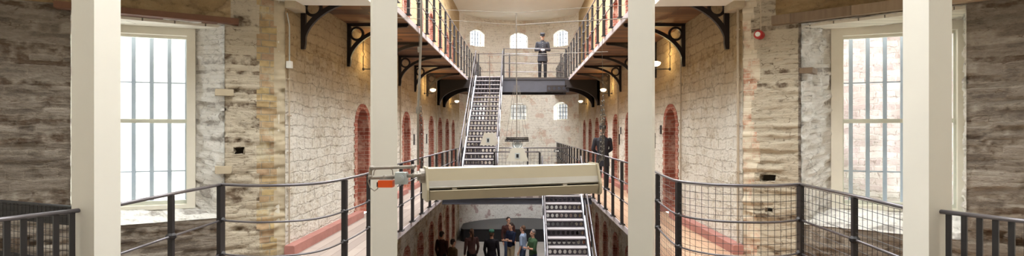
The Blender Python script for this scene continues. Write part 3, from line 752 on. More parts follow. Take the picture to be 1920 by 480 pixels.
# curved near walkways, following the railings
LW = [(-1.86, 6.9), (-1.84, 6.35), (-1.83, 5.77), (-1.85, 5.2), (-1.93, 4.72), (-2.12, 4.52), (-2.45, 4.455), (-2.84, 4.55)]
RW = [(1.72, 6.9), (1.69, 6.1), (1.62, 5.4), (1.60, 4.86), (1.79, 4.56), (2.10, 4.455), (2.4, 4.47), (2.67, 4.58)]
def smooth_path(pts, n=8):
    out = []
    P_ = [Vector(p) for p in pts]
    for i in range(len(P_)-1):
        p0 = P_[max(i-1, 0)]; p1, p2 = P_[i], P_[i+1]; p3 = P_[min(i+2, len(P_)-1)]
        for k in range(n):
            t = k/n; out.append(.5*((2*p1)+(p2-p0)*t+(2*p0-5*p1+4*p2-p3)*t*t+(3*p1-p0-3*p2+p3)*t**3))
    out.append(P_[-1]); return out
def deckpoly(name, pts, mt):
    bm = B(); prism(bm, [Vector((x, y, -.1)) for x, y in pts], Vector((0, 0, .098))); bmesh.ops.triangulate(bm, faces=[f for f in bm.faces if len(f.verts) > 4])
    return struct(obj(name, bm, mt))
lp = [(p.x+.05, p.y*K-.04) for p in smooth_path(LW[2:])]
deckpoly('floor_near_left', lp+[(-2.72, 3.0*K), (-2.9, 2.2*K), (e_l[0], 2.2*K), e_l, (XL, DC_L*K), (XL, DC_L*K+.0), (EL, DC_L*K)], M_deckl)
rp = [(p.x-.05, p.y*K-.04) for p in smooth_path(RW[1:])]
deckpoly('floor_near_right', rp+[(2.5, 3.0*K), (2.8, 2.2*K), (e_r[0], 2.2*K), e_r, (XR, DC_R*K), (ER, DC_R*K)], M_deckr)
bm = B(); slab(bm, -2.8, 2.6, -4, .9, -.12, 0); struct(obj('floor_near_middle', bm, M_deckl))

# ------------------------------------------------------------------ railings
def arclen(path):
    s = [0]
    for a, b in zip(path, path[1:]): s.append(s[-1]+(b-a).length)
    return s
def at_len(path, s, L):
    L = max(0, min(L, s[-1]))
    for i in range(len(s)-1):
        if L <= s[i+1]: 
            t = (L-s[i])/max(1e-9, s[i+1]-s[i]); return path[i].lerp(path[i+1], t), (path[i+1]-path[i]).normalized()
    return path[-1], (path[-1]-path[-2]).normalized()
def railing(label, path, z, posts, rails=(1.07, .73, .41), group=None, wide=.05, mesh=None, foot=True, deep=.05, cat='railing', post_z0=0., double=(), collars=True):
    path = [Vector((p[0], p[1])) for p in path]; s = arclen(path)
    p0 = path[0]; root = empty('railing', (p0.x, p0.y, z)); tag(root, label, cat, group)
    loc = lambda v, h: Vector((v.x-p0.x, v.y-p0.y, h))
    for i, h in enumerate(rails):
        bm = B(); tube(bm, [loc(p, h) for p in path], .014 if i == 0 else .0095, 8)
        o = obj('handrail' if i == 0 else 'middle_rail', bm, M_rail, root, True)
    for L in posts:
        near = p0.y < 7.2 and len(posts) < 5
        c, t = at_len(path, s, L); 
        bm = B(); R = Matrix.Translation(loc(c, 0)) @ Matrix.Rotation(math.atan2(t.y, t.x), 4, 'Z')
        wd = (.036 if near else wide)*(2.4 if L in double else 1); deep = .036 if near else deep
        box(bm, (-wd/2, -deep/2, post_z0), (wd/2, deep/2, rails[0]-.012), R)
        if foot: box(bm, (-.07, -.045, 0), (.07, .045, .012), R)
        if collars:
            for h in rails[1:]:
                ball(bm, R @ Vector((0, 0, h)), .042, 8, (1, 1, .8))
        obj('post', bm, M_iron, root)
    if mesh:
        L0, L1, h0, h1, sp, rw = mesh; bm = B(); n = max(1, round((L1-L0)/sp))
        for i in range(n+1):
            c, t = at_len(path, s, L0+(L1-L0)*i/n); tube(bm, [loc(c, h0), loc(c, h1)], rw, 4, caps=False)
        m = round((h1-h0)/sp)
        pts = [at_len(path, s, L0+(L1-L0)*i/n)[0] for i in range(n+1)]
        for j in range(m+1): tube(bm, [loc(p, h0+(h1-h0)*j/m) for p in pts], rw, 4, caps=False)
        obj('wire_mesh', bm, M_iron, root)
    return root
# gallery railings: middle and upper, both sides
GP = .8*K
def gal(label, X, D0, z, first, group=None):
    n = int((DF-.3-first)/.8)+1
    return railing(label, [(X, D0*K), (X, (DF+.3)*K)], z, [(first-D0+.8*i)*K for i in range(n)], group=group)
gal('long black post railing edging the middle gallery on the left', EL+.04, 6.95, .0, 7.6)
gal('long black post railing edging the middle gallery on the right', ER-.04, 6.95, .0, 7.35)
gal('long black railing along the upper gallery on the left', EL+.04, 6.4, ZU, 6.5)
gal('long black railing along the upper gallery on the right', ER-.04, 6.4, ZU, 6.7)
# curved near railings
def px_len(path, x):
    s = arclen(path); k = (x-CX)/F
    best = min(range(2001), key=lambda i: abs((lambda p: p.x-k*p.y)(at_len(path, s, s[-1]*i/2000)[0])))
    return s[-1]*best/2000
Lp = [Vector((p.x, p.y*K)) for p in smooth_path(LW)]
railing('curved railing bending round in front of the left plaster wall', Lp, 0, [px_len(Lp, 692), px_len(Lp, 646)])
LA = [Vector((-2.84, 4.55*K)), Vector((-2.80, 3.81*K)), Vector((-2.75, 3.26*K))]
railing('black railing below the left window, beside its big double post', LA, 0, [.0, px_len(LA, 321)], double=(.0,))
Rp = [Vector((p.x, p.y*K)) for p in smooth_path(RW)]
sR = arclen(Rp)[-1]
railing('curved mesh-filled railing bending round in front of the right brick quoin', Rp, 0, [px_len(Rp, 1233), px_len(Rp, 1272)], mesh=(px_len(Rp, 1236), sR, .06, 1.05, .068, .0022))
RA = [Vector((2.67, 4.58*K)), Vector((2.60, 3.72*K)), Vector((2.53, 3.15*K))]
railing('mesh-filled black railing below the right window', RA, 0, [.0, px_len(RA, 1602)], mesh=(.04, arclen(RA)[-1], .06, 1.05, .068, .0022), double=(.0,))
# nearest railings with plain balusters, fixed to the outer posts
LB = [Vector((-2.79, 3.08*K)), Vector((-2.96, 2.73*K)), Vector((-3.1, 2.45*K))]
railing('baluster railing at the far left, running from the outer cream post', LB, 0, [px_len(LB, x) for x in (135, 105, 75, 44, 13, -18)], rails=(1.07, .1), foot=False, collars=False, wide=.03, deep=.012)
RB = [Vector((2.62, 3.02*K)), Vector((2.81, 2.68*K)), Vector((2.95, 2.4*K))]
railing('baluster railing at the far right, running from the outer cream post', RB, 0, [px_len(RB, x) for x in (1779, 1808, 1837, 1867, 1897, 1927)], rails=(1.07, .1), foot=False, collars=False, wide=.03, deep=.012)

# stair guard at the far left: dark plates and wire mesh
a, b = P(-60, 370, 4.36), P(160, 389, 3.80)
d = Vector((b.x-a.x, b.y-a.y)); Lg = d.length
root = empty('stair_guard', (a.x, a.y, 0), math.atan2(d.y, d.x)); tag(root, 'dark steel plate and wire mesh stair guard behind the far left balusters', 'guard')
zt = EYE-.60
bm = B(); box(bm, (0, 0, zt-.155), (Lg, .01, zt)); box(bm, (0, -.012, zt-.012), (Lg, .03, zt)); obj('top_plate', bm, M_dark, root)
bm = B(); box(bm, (0, 0, 0), (Lg, .01, zt-.44)); obj('bottom_plate', bm, M_dark, root)
bm = B(); n = int(Lg/.055)
for i in range(n+1): tube(bm, [(Lg*i/n, -.006, .0), (Lg*i/n, -.006, zt-.01)], .002, 4)
for j in range(17): tube(bm, [(0, -.009, .06+j*.055), (Lg, -.009, .06+j*.055)], .002, 4)
obj('wire_mesh', bm, M_dark, root)

# ------------------------------------------------------------------ cream posts
def cream_post(label, x, D, s, ang):
    p = P(x, 240, D); root = empty('post', (p.x, p.y, 0), ang); tag(root, label, 'post', None); root.name = 'timber_post'
    bm = B(); box(bm, (-s/2, -s/2, -.0), (s/2, s/2, 3.9)); bmesh.ops.bevel(bm, geom=bm.edges[:], offset=.004, segments=1)
    obj('shaft', bm, M_post, root)
    bm = B(); box(bm, (-s/2-.02, -s/2-.02, 0), (s/2+.02, s/2+.02, .06)); obj('base_plate', bm, M_iron, root)
    bm = B(); box(bm, (-s/2-.03, -s/2-.03, 3.9), (s/2+.03, s/2+.03, 4.0)); obj('cap', bm, M_post, root)
cream_post('square cream timber post left of the picture, in front of the left window', 181, 3.12, .178, math.radians(-12))
cream_post('square cream timber post behind the orange heater control box', 719.5, 3.55, .175, math.radians(20.5))
cream_post('square cream timber post right of the hanging heater', 1203, 3.55, .172, math.radians(-20.5))
cream_post('square cream timber post in front of the right window', 1738, 3.08, .178, math.radians(12))
# platform edge carrying the posts: a ring beam over them
# ------------------------------------------------------------------ brackets
def bracket(sg):
    root = empty('iron_bracket'); d = Vector((0, .05, 0)); y0 = -.025
    def V(x, z): return Vector((sg*x, y0, z))
    bm = B(); prism(bm, [V(0, -.74), V(.05, -.74), V(.065, -.66), V(.065, 0), V(0, 0)], d); obj('wall_leg', bm, M_brak, root)
    bm = B(); prism(bm, [V(0, -.045), V(1.06, -.045), V(1.06, 0), V(0, 0)], d); box(bm, (min(0, sg*1.06), -.05, -.012), (max(0, sg*1.06), .05, 0)); obj('top_flange', bm, M_brak, root)
    bm = B(); I, O = [], []
    for k in range(19):
        t = PI/2*k/18; I.append(V(.045+1.0*(1-math.cos(t)), -.70+.64*math.sin(t))); O.append(V(.0+1.03*(1-math.cos(t))-.01, -.66+.65*math.sin(t)))
    band(bm, I, O, d, False); obj('curved_brace', bm, M_brak, root)
    bm = B(); band(bm, [V(.165+.088*math.cos(a*PI/12), -.175+.088*math.sin(a*PI/12)) for a in range(24)], [V(.165+.125*math.cos(a*PI/12), -.175+.125*math.sin(a*PI/12)) for a in range(24)], d)
    obj('ring', bm, M_brak, root)
    return root
BRD = [6.57+1.75*i for i in range(6)]
ordn = ['nearest', 'second', 'third', 'fourth', 'fifth', 'sixth']
for X, sg, side in ((XL, 1, 'left'), (XR, -1, 'right')):
    proto = None
    for i, d_ in enumerate(BRD):
        r = bracket(sg) if proto is None else copy_tree(proto); proto = proto or r
        r.location = (X, d_*K, ZU-.1)
        tag(r, '%s ringed iron bracket from the camera under the %s upper gallery' % (ordn[i], side), 'bracket', 'iron brackets under the %s upper gallery' % side)
# ------------------------------------------------------------------ wall lamps
def wall_lamp(sg):
    root = empty('wall_lamp')
    bm = B(); tube(bm, [(0, 0, .02), (sg*.26, 0, .02), (sg*.28, 0, .035), (sg*.28, 0, .07)], .009); obj('arm', bm, M_iron, root)
    bm = B(); ball(bm, Vector((sg*.012, 0, .02)), .03, 10); tube(bm, [(sg*.012, 0, .02), (sg*.012, 0, .26), (sg*.03, 0, .30), (sg*.01, 0, .36), (sg*.015, 0, .64)], .007); obj('gas_pipe', bm, M_brak, root)
    bm = B(); prof = [(.012, .07), (.05, .08), (.082, .105), (.094, .135), (.086, .15), (.05, .163), (.02, .168)]
    rings = [[bm.verts.new((sg*.28+r*math.cos(k*PI/8), r*math.sin(k*PI/8), z)) for k in range(16)] for r, z in prof]
    for a, b in zip(rings, rings[1:]):
        for k in range(16): bm.faces.new((a[k], a[(k+1) % 16], b[(k+1) % 16], b[k]))
    bm.faces.new(rings[0]); bm.faces.new(rings[-1])
    obj('glass_bowl', bm, M_lampg, root, True)
    return root
for X, sg, side in ((XL, 1, 'left'), (XR, -1, 'right')):
    proto = None
    for d_, nm in ((9.12, 'nearest'), (14.9, 'middle'), (20.5, 'farthest')):
        r = wall_lamp(sg) if proto is None else copy_tree(proto); proto = proto or r
        r.location = (X, d_*K, EYE+1.17)
        tag(r, '%s glowing glass bowl lamp on the %s cell wall' % (nm, side), 'lamp', 'wall lamps on the %s cell wall' % side)
        l = bpy.data.lights.new('lamp_glow', 'POINT'); l.energy = 9; l.color = (1, .72, .32); l.shadow_soft_size = .05
        lo = bpy.data.objects.new('lamp_glow', l); COL.objects.link(lo); lo.location = (X+sg*.28, d_*K, EYE+1.17+.25)

# ------------------------------------------------------------------ stairs
SW = .87
def holed_plate(bm, x0, x1, z0, z1, y, th, n, rx, rz):
    w = (x1-x0)/n
    for i in range(n):
        a, b = x0+w*i, x0+w*(i+1); cx, cz = (a+b)/2, (z0+z1)/2
        sq, el = [], []
        for k in range(16):
            t = 2*PI*(k+.0)/16; c, s_ = math.cos(t), math.sin(t); m = max(abs(c), abs(s_))
            sq.append(Vector((cx+c/m*w/2, y, cz+s_/m*(z1-z0)/2))); el.append(Vector((cx+c*rx, y, cz+s_*rz)))
        band(bm, el, sq, Vector((0, th, 0)))
def stair(label, xc, y_bot, y_top, z_bot, z_top, nst=22):
    root = empty('staircase', (xc, y_bot, z_bot)); tag(root, label, 'staircase')
    H = z_top-z_bot; R = (y_top-y_bot); rise = H/nst; run = R/nst
    for sx in (-1, 1):
        bm = B(); x = sx*(SW/2+.02); t = Vector((.04*sx, 0, 0))
        prism(bm, [Vector((x, -.12, 0)), Vector((x, .12, 0)), Vector((x, R+.05, H-.12)), Vector((x, R+.05, H+.06)), Vector((x, R-.1, H+.06))], t)
        obj('stringer', bm, M_steel, root)
        bm = B(); X = sx*(SW/2+.05); hp = [(X, .0, .93), (X, R*.5, H*.5+.93), (X, R, H+.95)]
        tube(bm, [(X, 0, .1)]+hp+[(X, R+.02, H)], .02, 8)
        obj('handrail', bm, M_rail, root, True)
        bm = B(); tube(bm, [(X, 0, .48), (X, R, H+.48)], .012); obj('middle_rail', bm, M_rail, root, True)
        for k in range(4):
            bm = B(); q = (k+.6)/4.2; box(bm, (X-.015, R*q-.02, H*q-.02), (X+.015, R*q+.02, H*q+.95)); obj('baluster', bm, M_iron, root)
    for i in range(nst):
        bm = B(); z = rise*(i+1); y = run*i
        if i < nst-1 or True:
            box(bm, (-SW/2, y-.02, z-.024), (SW/2, y+run+.01, z)); obj('tread', bm, M_tread, root)
        bm = B(); holed_plate(bm, -SW/2, SW/2, z-rise, z-.024, y+.012, .006, 8, .036, .044); obj('riser', bm, M_stepd, root)
    return root
xs1 = ((870+929)/2-CX)/67.7
stair('open steel staircase with perforated risers climbing to the upper bridge', xs1, 12.43*K, 17.35*K, 0, ZU)
stair('steel staircase with perforated risers dropping to the ground floor', ((1020+1086)/2-CX)/73.5-.02, 7.3*K, 12.0*K, ZG, -.0)

# ------------------------------------------------------------------ bridges
def knee(sg, D, label, holes=True):
    X = XL if sg > 0 else XR
    root = empty('bridge_bracket', (X, D*K, ZU)); tag(root, label, 'bracket')
    V = lambda x, z: Vector((sg*x, 0, z)); d = Vector((0, .08, 0))
    arc_ = [V(.10+1.15*(1-math.cos(PI/2*k/16)), -1.0+.62*math.sin(PI/2*k/16)) for k in range(17)]
    top_ = []
    for k in range(17):
        t = k/16
        top_.append(V(0, -1.0+1.8*t) if t < .5 else V((t-.5)*2*1.25, -.1))
    bm = B(); band(bm, arc_, top_, d, False); obj('spandrel', bm, M_brak, root)
    bm = B(); band(bm, [p+Vector((0, -.03, 0)) for p in arc_], [p+Vector((-sg*.05, -.03, .05)) for p in arc_], Vector((0, .03, 0)), False); obj('curved_rib', bm, M_brak, root)
    bm = B()
    holed_plate(bm, min(sg*1.2, sg*1.9), max(sg*1.2, sg*1.9), -.52, -.3, 0, .06, 4, .055, .055)
    obj('pierced_plate', bm, M_brak, root)
    bm = B(); box(bm, (min(0, sg*.1), 0, -1.02), (max(0, sg*.1), .08, -.1)); obj('wall_leg', bm, M_brak, root)
for D, nm in ((17.25, 'front'), (18.55, 'rear')):
    knee(1, D, 'curved iron bracket at the left end of the upper bridge, %s side' % nm); knee(-1, D, 'curved iron bracket at the right end of the upper bridge, %s side' % nm)
def bridge(name, y0, y1, z, beam_h, label, mt):
    root = empty(name, (0, y0, z)); tag(root, label, 'bridge')
    bm = B(); box(bm, (EL-.0, 0, -.06), (ER+.0, y1-y0, 0)); obj('deck', bm, mt, root)
    for y in (0, y1-y0-.1):
        bm = B(); box(bm, (EL, y, -beam_h), (ER, y+.02, -.06)); box(bm, (EL, y-.06, -beam_h-.015), (ER, y+.1, -beam_h+.01)); box(bm, (EL, y-.05, -.08), (ER, y+.1, -.06))
        obj('beam', bm, M_beam, root)
    return root
def edge_wood(): pass
bridge('upper_bridge', 17.4*K, 18.7*K, ZU, .52, 'grey steel beam bridge across the hall at the upper level', M_soffit)
bridge('middle_bridge', 11.85*K, 15.0*K, 0, .2, 'dark steel bridge across the hall behind the hanging heater', M_deckl)
g = None
xl, xr = xs1+SW/2+.06, ER-.05
railing('thin four-bar railing across the front of the upper bridge', [(xl, 17.45*K), (xr, 17.45*K)], ZU, [.03, (xr-xl)*.97], rails=(1.05, .8, .5, .2), foot=False, collars=False, wide=.04)
railing('thin railing across the back of the upper bridge', [(EL+.1, 18.6*K), (ER-.1, 18.6*K)], ZU, [.2, 1.4, 3.4], rails=(1.05, .7, .35), foot=False, collars=False)
railing('mesh-filled railing across the back of the middle bridge', [(EL+.15, 14.9*K), (ER-.15, 14.9*K)], 0, [.0, .9, 2.0, 3.3], rails=(1.07, .1), collars=False, foot=False, mesh=(0, 3.3, .1, 1.05, .11, .003))
xl2 = ((929-CX)/67.7)+.05; xr2 = ((1012-CX)/76)
railing('short railing on the front of the middle bridge between the two staircases', [(xl2-.0, 11.9*K), (xr2, 11.9*K)], 0, [.0, xr2-xl2], rails=(1.07, .6), collars=False)
bm = B(); box(bm, (-.09, -.01, -.04), (.09, 0, .04)); bmesh.ops.bevel(bm, geom=bm.edges[:], offset=.003, segments=1)
root = empty('sign_plate', tuple(P(1044, 283, 14.88))); tag(root, 'small dark sign plate on the middle bridge railing', 'sign'); obj('plate', bm, M_dark, root)
bm = B()
for x in (-.045, .0, .045): band(bm, [Vector((x+.010*math.cos(t*PI/6), -.013, .010*math.sin(t*PI/6))) for t in range(12)], [Vector((x+.018*math.cos(t*PI/6), -.013, .02*math.sin(t*PI/6))) for t in range(12)], Vector((0, .002, 0)))
obj('symbols', bm, M_whitep, root)

# stage at the far end
bm = B(); zs_ = ZG+.58
st = [(-2.8, 22.45*K), (-2.65, 22.3*K), (2.55, 22.3*K), (2.7, 22.45*K)]
arc = [ap(apL*(.96-.92*k/16)) for k in range(17)]
pts = [Vector((x, y, ZG)) for x, y in st]+[Vector((a[0]*.98, a[1]-.12, ZG)) for a in arc]
prism(bm, pts, Vector((0, 0, .56)))
root = empty('stage', (0, 0, 0)); tag(root, 'low dark platform in front of the far wall on the ground floor', 'stage')
obj('skirt', bm, M_dark, root)
bm = B(); prism(bm, [p+Vector((0, -.02 if p.y < 22.6*K else 0, .561)) for p in pts], Vector((0, 0, .03))); obj('top', bm, M_stage, root)

# ------------------------------------------------------------------ hanging heater in front
def lerp(a, b, t): return a+(b-a)*t
hl, hr = P(797, 315, 2.98), P(1119, 307, 3.30)
dirv = (hr-hl); Lh = dirv.length; ex = dirv.normalized(); ey = Vector((-ex.y, ex.x, 0)).normalized(); ez = ex.cross(ey)
if ez.z < 0: ez = -ez
MH = Matrix((( ex.x, ey.x, ez.x, hl.x), (ex.y, ey.y, ez.y, hl.y), (ex.z, ey.z, ez.z, hl.z), (0, 0, 0, 1)))
root = empty('radiant_heater'); root.matrix_world = MH; tag(root, 'long beige hooded gas heater hanging across the hall in front', 'heater')
def prof(bm, pts, x0, x1):
    prism(bm, [Vector((x0, y, z)) for y, z in pts], Vector((x1-x0, 0, 0)))
bm = B(); prof(bm, [(.0, 0), (-.02, -.004), (-.055, -.115), (-.05, -.12), (.13, -.12), (.14, -.1), (.10, -.002)], .012, Lh-.012); obj('hood', bm, M_hood, root)
bm = B(); prof(bm, [(-.0445, -.078), (-.056, -.113), (-.053, -.114), (-.0415, -.079)], .014, Lh-.014); obj('worn_strip', bm, M_alu, root)  # pale strip imitating a glossy reflection along the hood
bm = B(); prof(bm, [(-.055, -.114), (-.060, -.116), (-.045, -.128), (-.035, -.128)], .01, Lh-.01); obj('hood_lip', bm, M_alu, root)
bm = B(); prof(bm, [(-.005, -.121), (-.005, -.137), (.1, -.137), (.1, -.121)], .02, Lh-.02); obj('burner_slot', bm, M_dark, root)
bm = B(); prof(bm, [(-.065, -.136), (-.072, -.138), (-.05, -.196), (-.04, -.198), (.13, -.198), (.14, -.14), (.12, -.137)], .02, Lh-.02); obj('reflector', bm, M_hood, root)
for x in (0, Lh-.014):
    bm = B(); prof(bm, [(.01, .006), (-.03, .004), (-.08, -.13), (-.08, -.19), (-.06, -.205), (.15, -.205), (.15, -.1), (.11, .006)], x, x+.014); obj('end_plate', bm, M_hood, root)
for x in (.16, .9):
    bm = B(); box(bm, (x, -.05, -.14), (x+.03, -.02, -.117)); obj('bracket', bm, M_alu, root)
# end boss at the left, where the pipes enter
bm = B(); tube(bm, [(-.03, .03, -.05), (.0, .03, -.05)], .045, 16); tube(bm, [(-.045, .03, -.05), (-.03, .03, -.05)], .03, 12); obj('inlet_boss', bm, M_galv, root, False)
# control gear
D1 = 2.93
root = empty('gas_control_assembly', tuple(P(745, 332, D1))); tag(root, 'gas pipes and valve leading into the left end of the hanging heater', 'pipework')
o0 = P(745, 332, D1)
def R_(x, y, D=D1): return P(x, y, D)-o0
bm = B(); tube(bm, [R_(780, 310), R_(774, 313), R_(700, 315), R_(695, 318), R_(694, 330), R_(698, 333.5), R_(740, 332)], .0105, 10)
for q in ((697, 315), (694.5, 332), (774, 313), (722, 333)): ball(bm, R_(*q), .0165, 10)
obj('pipe', bm, M_galv, root, True)
bm = B(); tube(bm, [R_(764, 330), R_(780, 329), R_(790, 327)], .011, 10); ball(bm, R_(776, 329), .017, 10); obj('outlet_pipe', bm, M_galv, root, True)
bm = B(); c = R_(752.5, 334); box(bm, tuple(c+Vector((-.034, -.03, -.036))), tuple(c+Vector((.034, .04, .036)))); bmesh.ops.bevel(bm, geom=bm.edges[:], offset=.005, segments=2)
vb = obj('valve_body', bm, M_greyp, root)
bm = B(); tube(bm, [c+Vector((0, -.04, 0)), c+Vector((0, -.028, 0))], .023, 20); tube(bm, [c+Vector((0, -.045, 0)), c+Vector((0, -.04, 0))], .016, 20); obj('round_cap', bm, M_greyp, vb, False)
bm = B(); tube(bm, [R_(737, 328), R_(736, 319), R_(726, 312), R_(712, 312), R_(702, 320), R_(700, 329)], .0028, 6); tube(bm, [R_(692, 325), R_(690, 340), R_(694, 352), R_(702, 358), R_(708, 354), R_(709, 347)], .0035, 6)
obj('cable', bm, M_galv, root, True)
root = empty('control_box', tuple(R_(725, 344)+o0)); tag(root, 'small orange control box under the gas pipe at the heater', 'control box')
bm = B(); box(bm, (-.046, -.03, -.022), (.042, .03, .02)); bmesh.ops.bevel(bm, geom=bm.edges[:], offset=.004, segments=2); obj('case', bm, M_orange, root)
bm = B(); box(bm, (-.058, -.012, -.02), (-.046, .012, .008)); obj('connector', bm, M_dark, root)
bm = B(); box(bm, (-.04, -.02, .02), (.036, .02, .028)); obj('mounting_plate', bm, M_greyp, root)
# supply pipe and chains
def chain(bm, a, b, pitch=.028, r=.0022, wd=.008):
    a, b = Vector(a), Vector(b); L = (b-a).length; n = int(L/pitch); t = (b-a).normalized(); u = t.orthogonal().normalized(); v = t.cross(u)
    for i in range(n):
        c = a+(b-a)*(i+.5)/n; s_ = u if i % 2 else v; pts = []
        for k in range(9):
            an = 2*PI*k/8; pts.append(c+t*(pitch*.66)*math.cos(an)+s_*wd*math.sin(an))
        tube(bm, pts, r, 4, caps=False)
root = empty('gas_supply_pipe', tuple(P(784, 305, 3.0))); tag(root, 'tall grey gas pipe rising from the left end of the hanging heater', 'pipe')
o0 = P(784, 305, 3.0)
bm = B(); tube(bm, [P(784, 309, 3.0)-o0, P(784, 205, 3.0)-o0, P(790, 60, 3.0)-o0, P(791, -150, 3.0)-o0], .0075, 8); obj('pipe', bm, M_galv, root, True)
bm = B(); tube(bm, [P(784, 200, 3.0)-o0, P(784, 212, 3.0)-o0], .013, 10); tube(bm, [P(786, 88, 3.0)-o0, P(786.5, 98, 3.0)-o0], .011, 10); obj('coupling', bm, M_galv, root)
bm = B(); chain(bm, P(792, 312, 3.0), P(789, 200, 3.0)); tube(bm, [P(789, 200, 3.0), P(779, -150, 3.0)], .0016, 5)
tag(obj('hanging_chain', bm, M_chain), 'steel chain and wire holding the left end of the long heater', 'chain')
bm = B(); chain(bm, P(1120, 308, 3.3), P(1131, 290, 3.28)); chain(bm, P(1128, 300, 3.28), P(1134, 215, 3.3)); chain(bm, P(1126, 300, 3.3), P(1128, 190, 3.3), .03, .0026, .011); chain(bm, P(1131, 300, 3.3), P(1131, 180, 3.3), .03, .0026, .011)
tube(bm, [P(1131, 182, 3.3), P(1129, 100, 3.3), P(1131, -150, 3.3)], .0016, 5)
tag(obj('hanging_chain', bm, M_chain), 'tangled steel chain holding the right end of the long heater', 'chain')

# ------------------------------------------------------------------ far heaters seen end-on, with their hangers
def end_heater(x, y, D, wpx, hpx, label, tray):
    s = D/900; w, h = wpx*s, hpx*s; o0 = P(x, y, D)
    root = empty('radiant_heater', tuple(o0)); tag(root, label, 'heater')
    Lh2 = 1.6
    def tr(k): return [Vector((-w/2*k, 0, -h/2)), Vector((w/2*k, 0, -h/2)), Vector((w*.47*k, 0, -h*.28)), Vector((w*.26*k, 0, h/2)), Vector((-w*.26*k, 0, h/2)), Vector((-w*.47*k, 0, -h*.28))]
    bm = B(); prism(bm, tr(1), Vector((0, .015, 0))); obj('end_plate', bm, M_plate, root)
    bm = B(); prism(bm, [p+Vector((0, .016, 0)) for p in tr(.94)], Vector((0, Lh2, 0))); obj('hood', bm, M_alu, root)
    bm = B(); box(bm, (-w*.11, -.008, -h*.3), (w*.11, 0, h*.12)); obj('label_plate', bm, M_greyp, root)
    bm = B(); box(bm, (-w*.05, -.012, -h*.22), (w*.06, -.008, h*.04)); obj('window', bm, M_dark, root)
    bm = B()
    for sx in (-.2, .2): tube(bm, [(w*sx, .04, h*.48), (w*sx*1.3, .04, h*.5+(.145 if tray else .06))], .005, 6)
    obj('hanger_rod', bm, M_galv, root)
    if tray:
        bm = B(); band(bm, [Vector((.055*math.cos(t*PI/10), .02, h*.5+.05+.055*math.sin(t*PI/10))) for t in range(20)], [Vector((.075*math.cos(t*PI/10), .02, h*.5+.05+.075*math.sin(t*PI/10))) for t in range(20)], Vector((0, .03, 0)))
        tube(bm, [(0, .03, h*.5+.05), (0, .06, h*.5+.05)], .05, 16); obj('fan', bm, M_greyp, root)
    return root
end_heater(970, 290, 7.6, 41, 25, 'larger beige heater hanging end-on under a dark tray in mid hall', True)
end_heater(915, 261, 10, 29, 23, 'smaller beige heater hanging end-on in front of the upper staircase', False)
o0 = P(969, 261, 7.6); root = empty('cable_tray', tuple(o0)); tag(root, 'dark perforated tray hanging on wires above the larger end-on heater', 'tray')
bm = B(); box(bm, (-.19, -.01, -.035), (.185, .3, -.028)); obj('floor_plate', bm, M_brak, root)
for y in (-.012, .3):
    bm = B(); holed_plate(bm, -.19, .19, -.04, -.006, y, .004, 22, .005, .009); obj('perforated_side', bm, M_brak, root)
    bm = B(); holed_plate(bm, -.175, .185, -.006, .028, y+.03, .004, 20, .005, .009); obj('perforated_side', bm, M_brak, root)
bm = B()
for (xt, yt), (xb, yb_) in (((964, 160), (949, 258)), ((966, 160), (958, 258)), ((971, 160), (983, 256)), ((973, 160), (989, 257)), ((969, 160), (975, 257))):
    tube(bm, [P(xt, yt, 7.6)-o0, P(xb, yb_, 7.6)-o0], .0028, 5)
obj('suspension_wires', bm, M_galv, root)
bm = B(); tube(bm, [P(968, 24, 7.6), P(969, 257, 7.62)], .009, 8); tag(obj('hanger_pole', bm, M_galv), 'long thin pole hanging at mid hall above the tray', 'pole')
bm = B(); tube(bm, [P(918, 104, 10), P(918, 228, 10)], .008, 8)
for xb in (904, 910, 921, 927): tube(bm, [P(918, 180, 10), P(xb, 247, 10.03), P(915+(xb-915)*.5, 250, 10.035)], .0035, 5)
tag(obj('hanger_pole', bm, M_galv), 'thin pole with wires holding the smaller end-on heater', 'pole')
def cable(label, pts, r, D):
    bm = B(); tube(bm, [P(x, y, d) for (x, y, d) in pts], r, 6); tag(obj('cable', bm, M_galv), label, 'cable')
cable('topmost slack wire stretched across the hall between upper galleries', [(743, 14, 7.35), (860, 19.5, 7.5), (970, 24, 7.6), (1075, 16, 7.7), (1183, 9, 7.66)], .004, 7.6)
cable('lower wire sloping from the left upper gallery to the pole top', [(743, 33, 7.35), (860, 39, 7.5), (970, 47, 7.6)], .0035, 7.6)
cable('thick conduit bar running from the pole to the right upper gallery', [(968, 47, 7.6), (1060, 41, 7.65), (1183, 34, 7.66)], .009, 7.6)
cable('straight bar crossing from the thin pole to the right gallery', [(918, 104, 10), (1140, 97, 9.75)], .006, 10)

# ------------------------------------------------------------------ wall conduits and small fittings
def vpipe(label, x, y, z0, z1, r, mt=M_conduit):
    root = None
    bm = B(); tube(bm, [(x, y, z0), (x, y, z1)], r, 8)
    for k in range(5): zz = z0+(z1-z0)*(k+.5)/5; box(bm, (x-.022, y-.022, zz-.008), (x+.022, y+.022, zz+.008))
    tag(obj('conduit', bm, mt), label, 'pipe')
vpipe('thin conduit down the left wall corner below the junction box', XL+.03, DC_L*K+.05, .13, 2.48, .009)
vpipe('pale pipe down the right wall corner beside the brick quoin', XR-.035, DC_R*K+.06, .13, 3.2, .016)
vpipe('slim pipe on the left cell wall between second and third doors', XL+.03, 11.9*K, .13, 3.4, .014)
vpipe('slim pipe on the left cell wall beside the middle lamp', XL+.03, 17.0*K, .13, 3.4, .018)
vpipe('slim pipe on the right cell wall beside the nearest door', XR-.03, 8.45*K, .13, 3.4, .012)
vpipe('slim pipe on the right cell wall under the middle lamp', XR-.03, 13.9*K, .13, 3.4, .014)
p = P(541, 121, 6.12); root = empty('junction_box', (XL+.045, DC_L*K+.02, p.z)); tag(root, 'small white junction box on the left wall corner', 'junction box')
bm = B(); box(bm, (-.03, -.03, -.045), (.03, .03, .045)); bmesh.ops.bevel(bm, geom=bm.edges[:], offset=.005, segments=1); obj('case', bm, M_whitep, root)
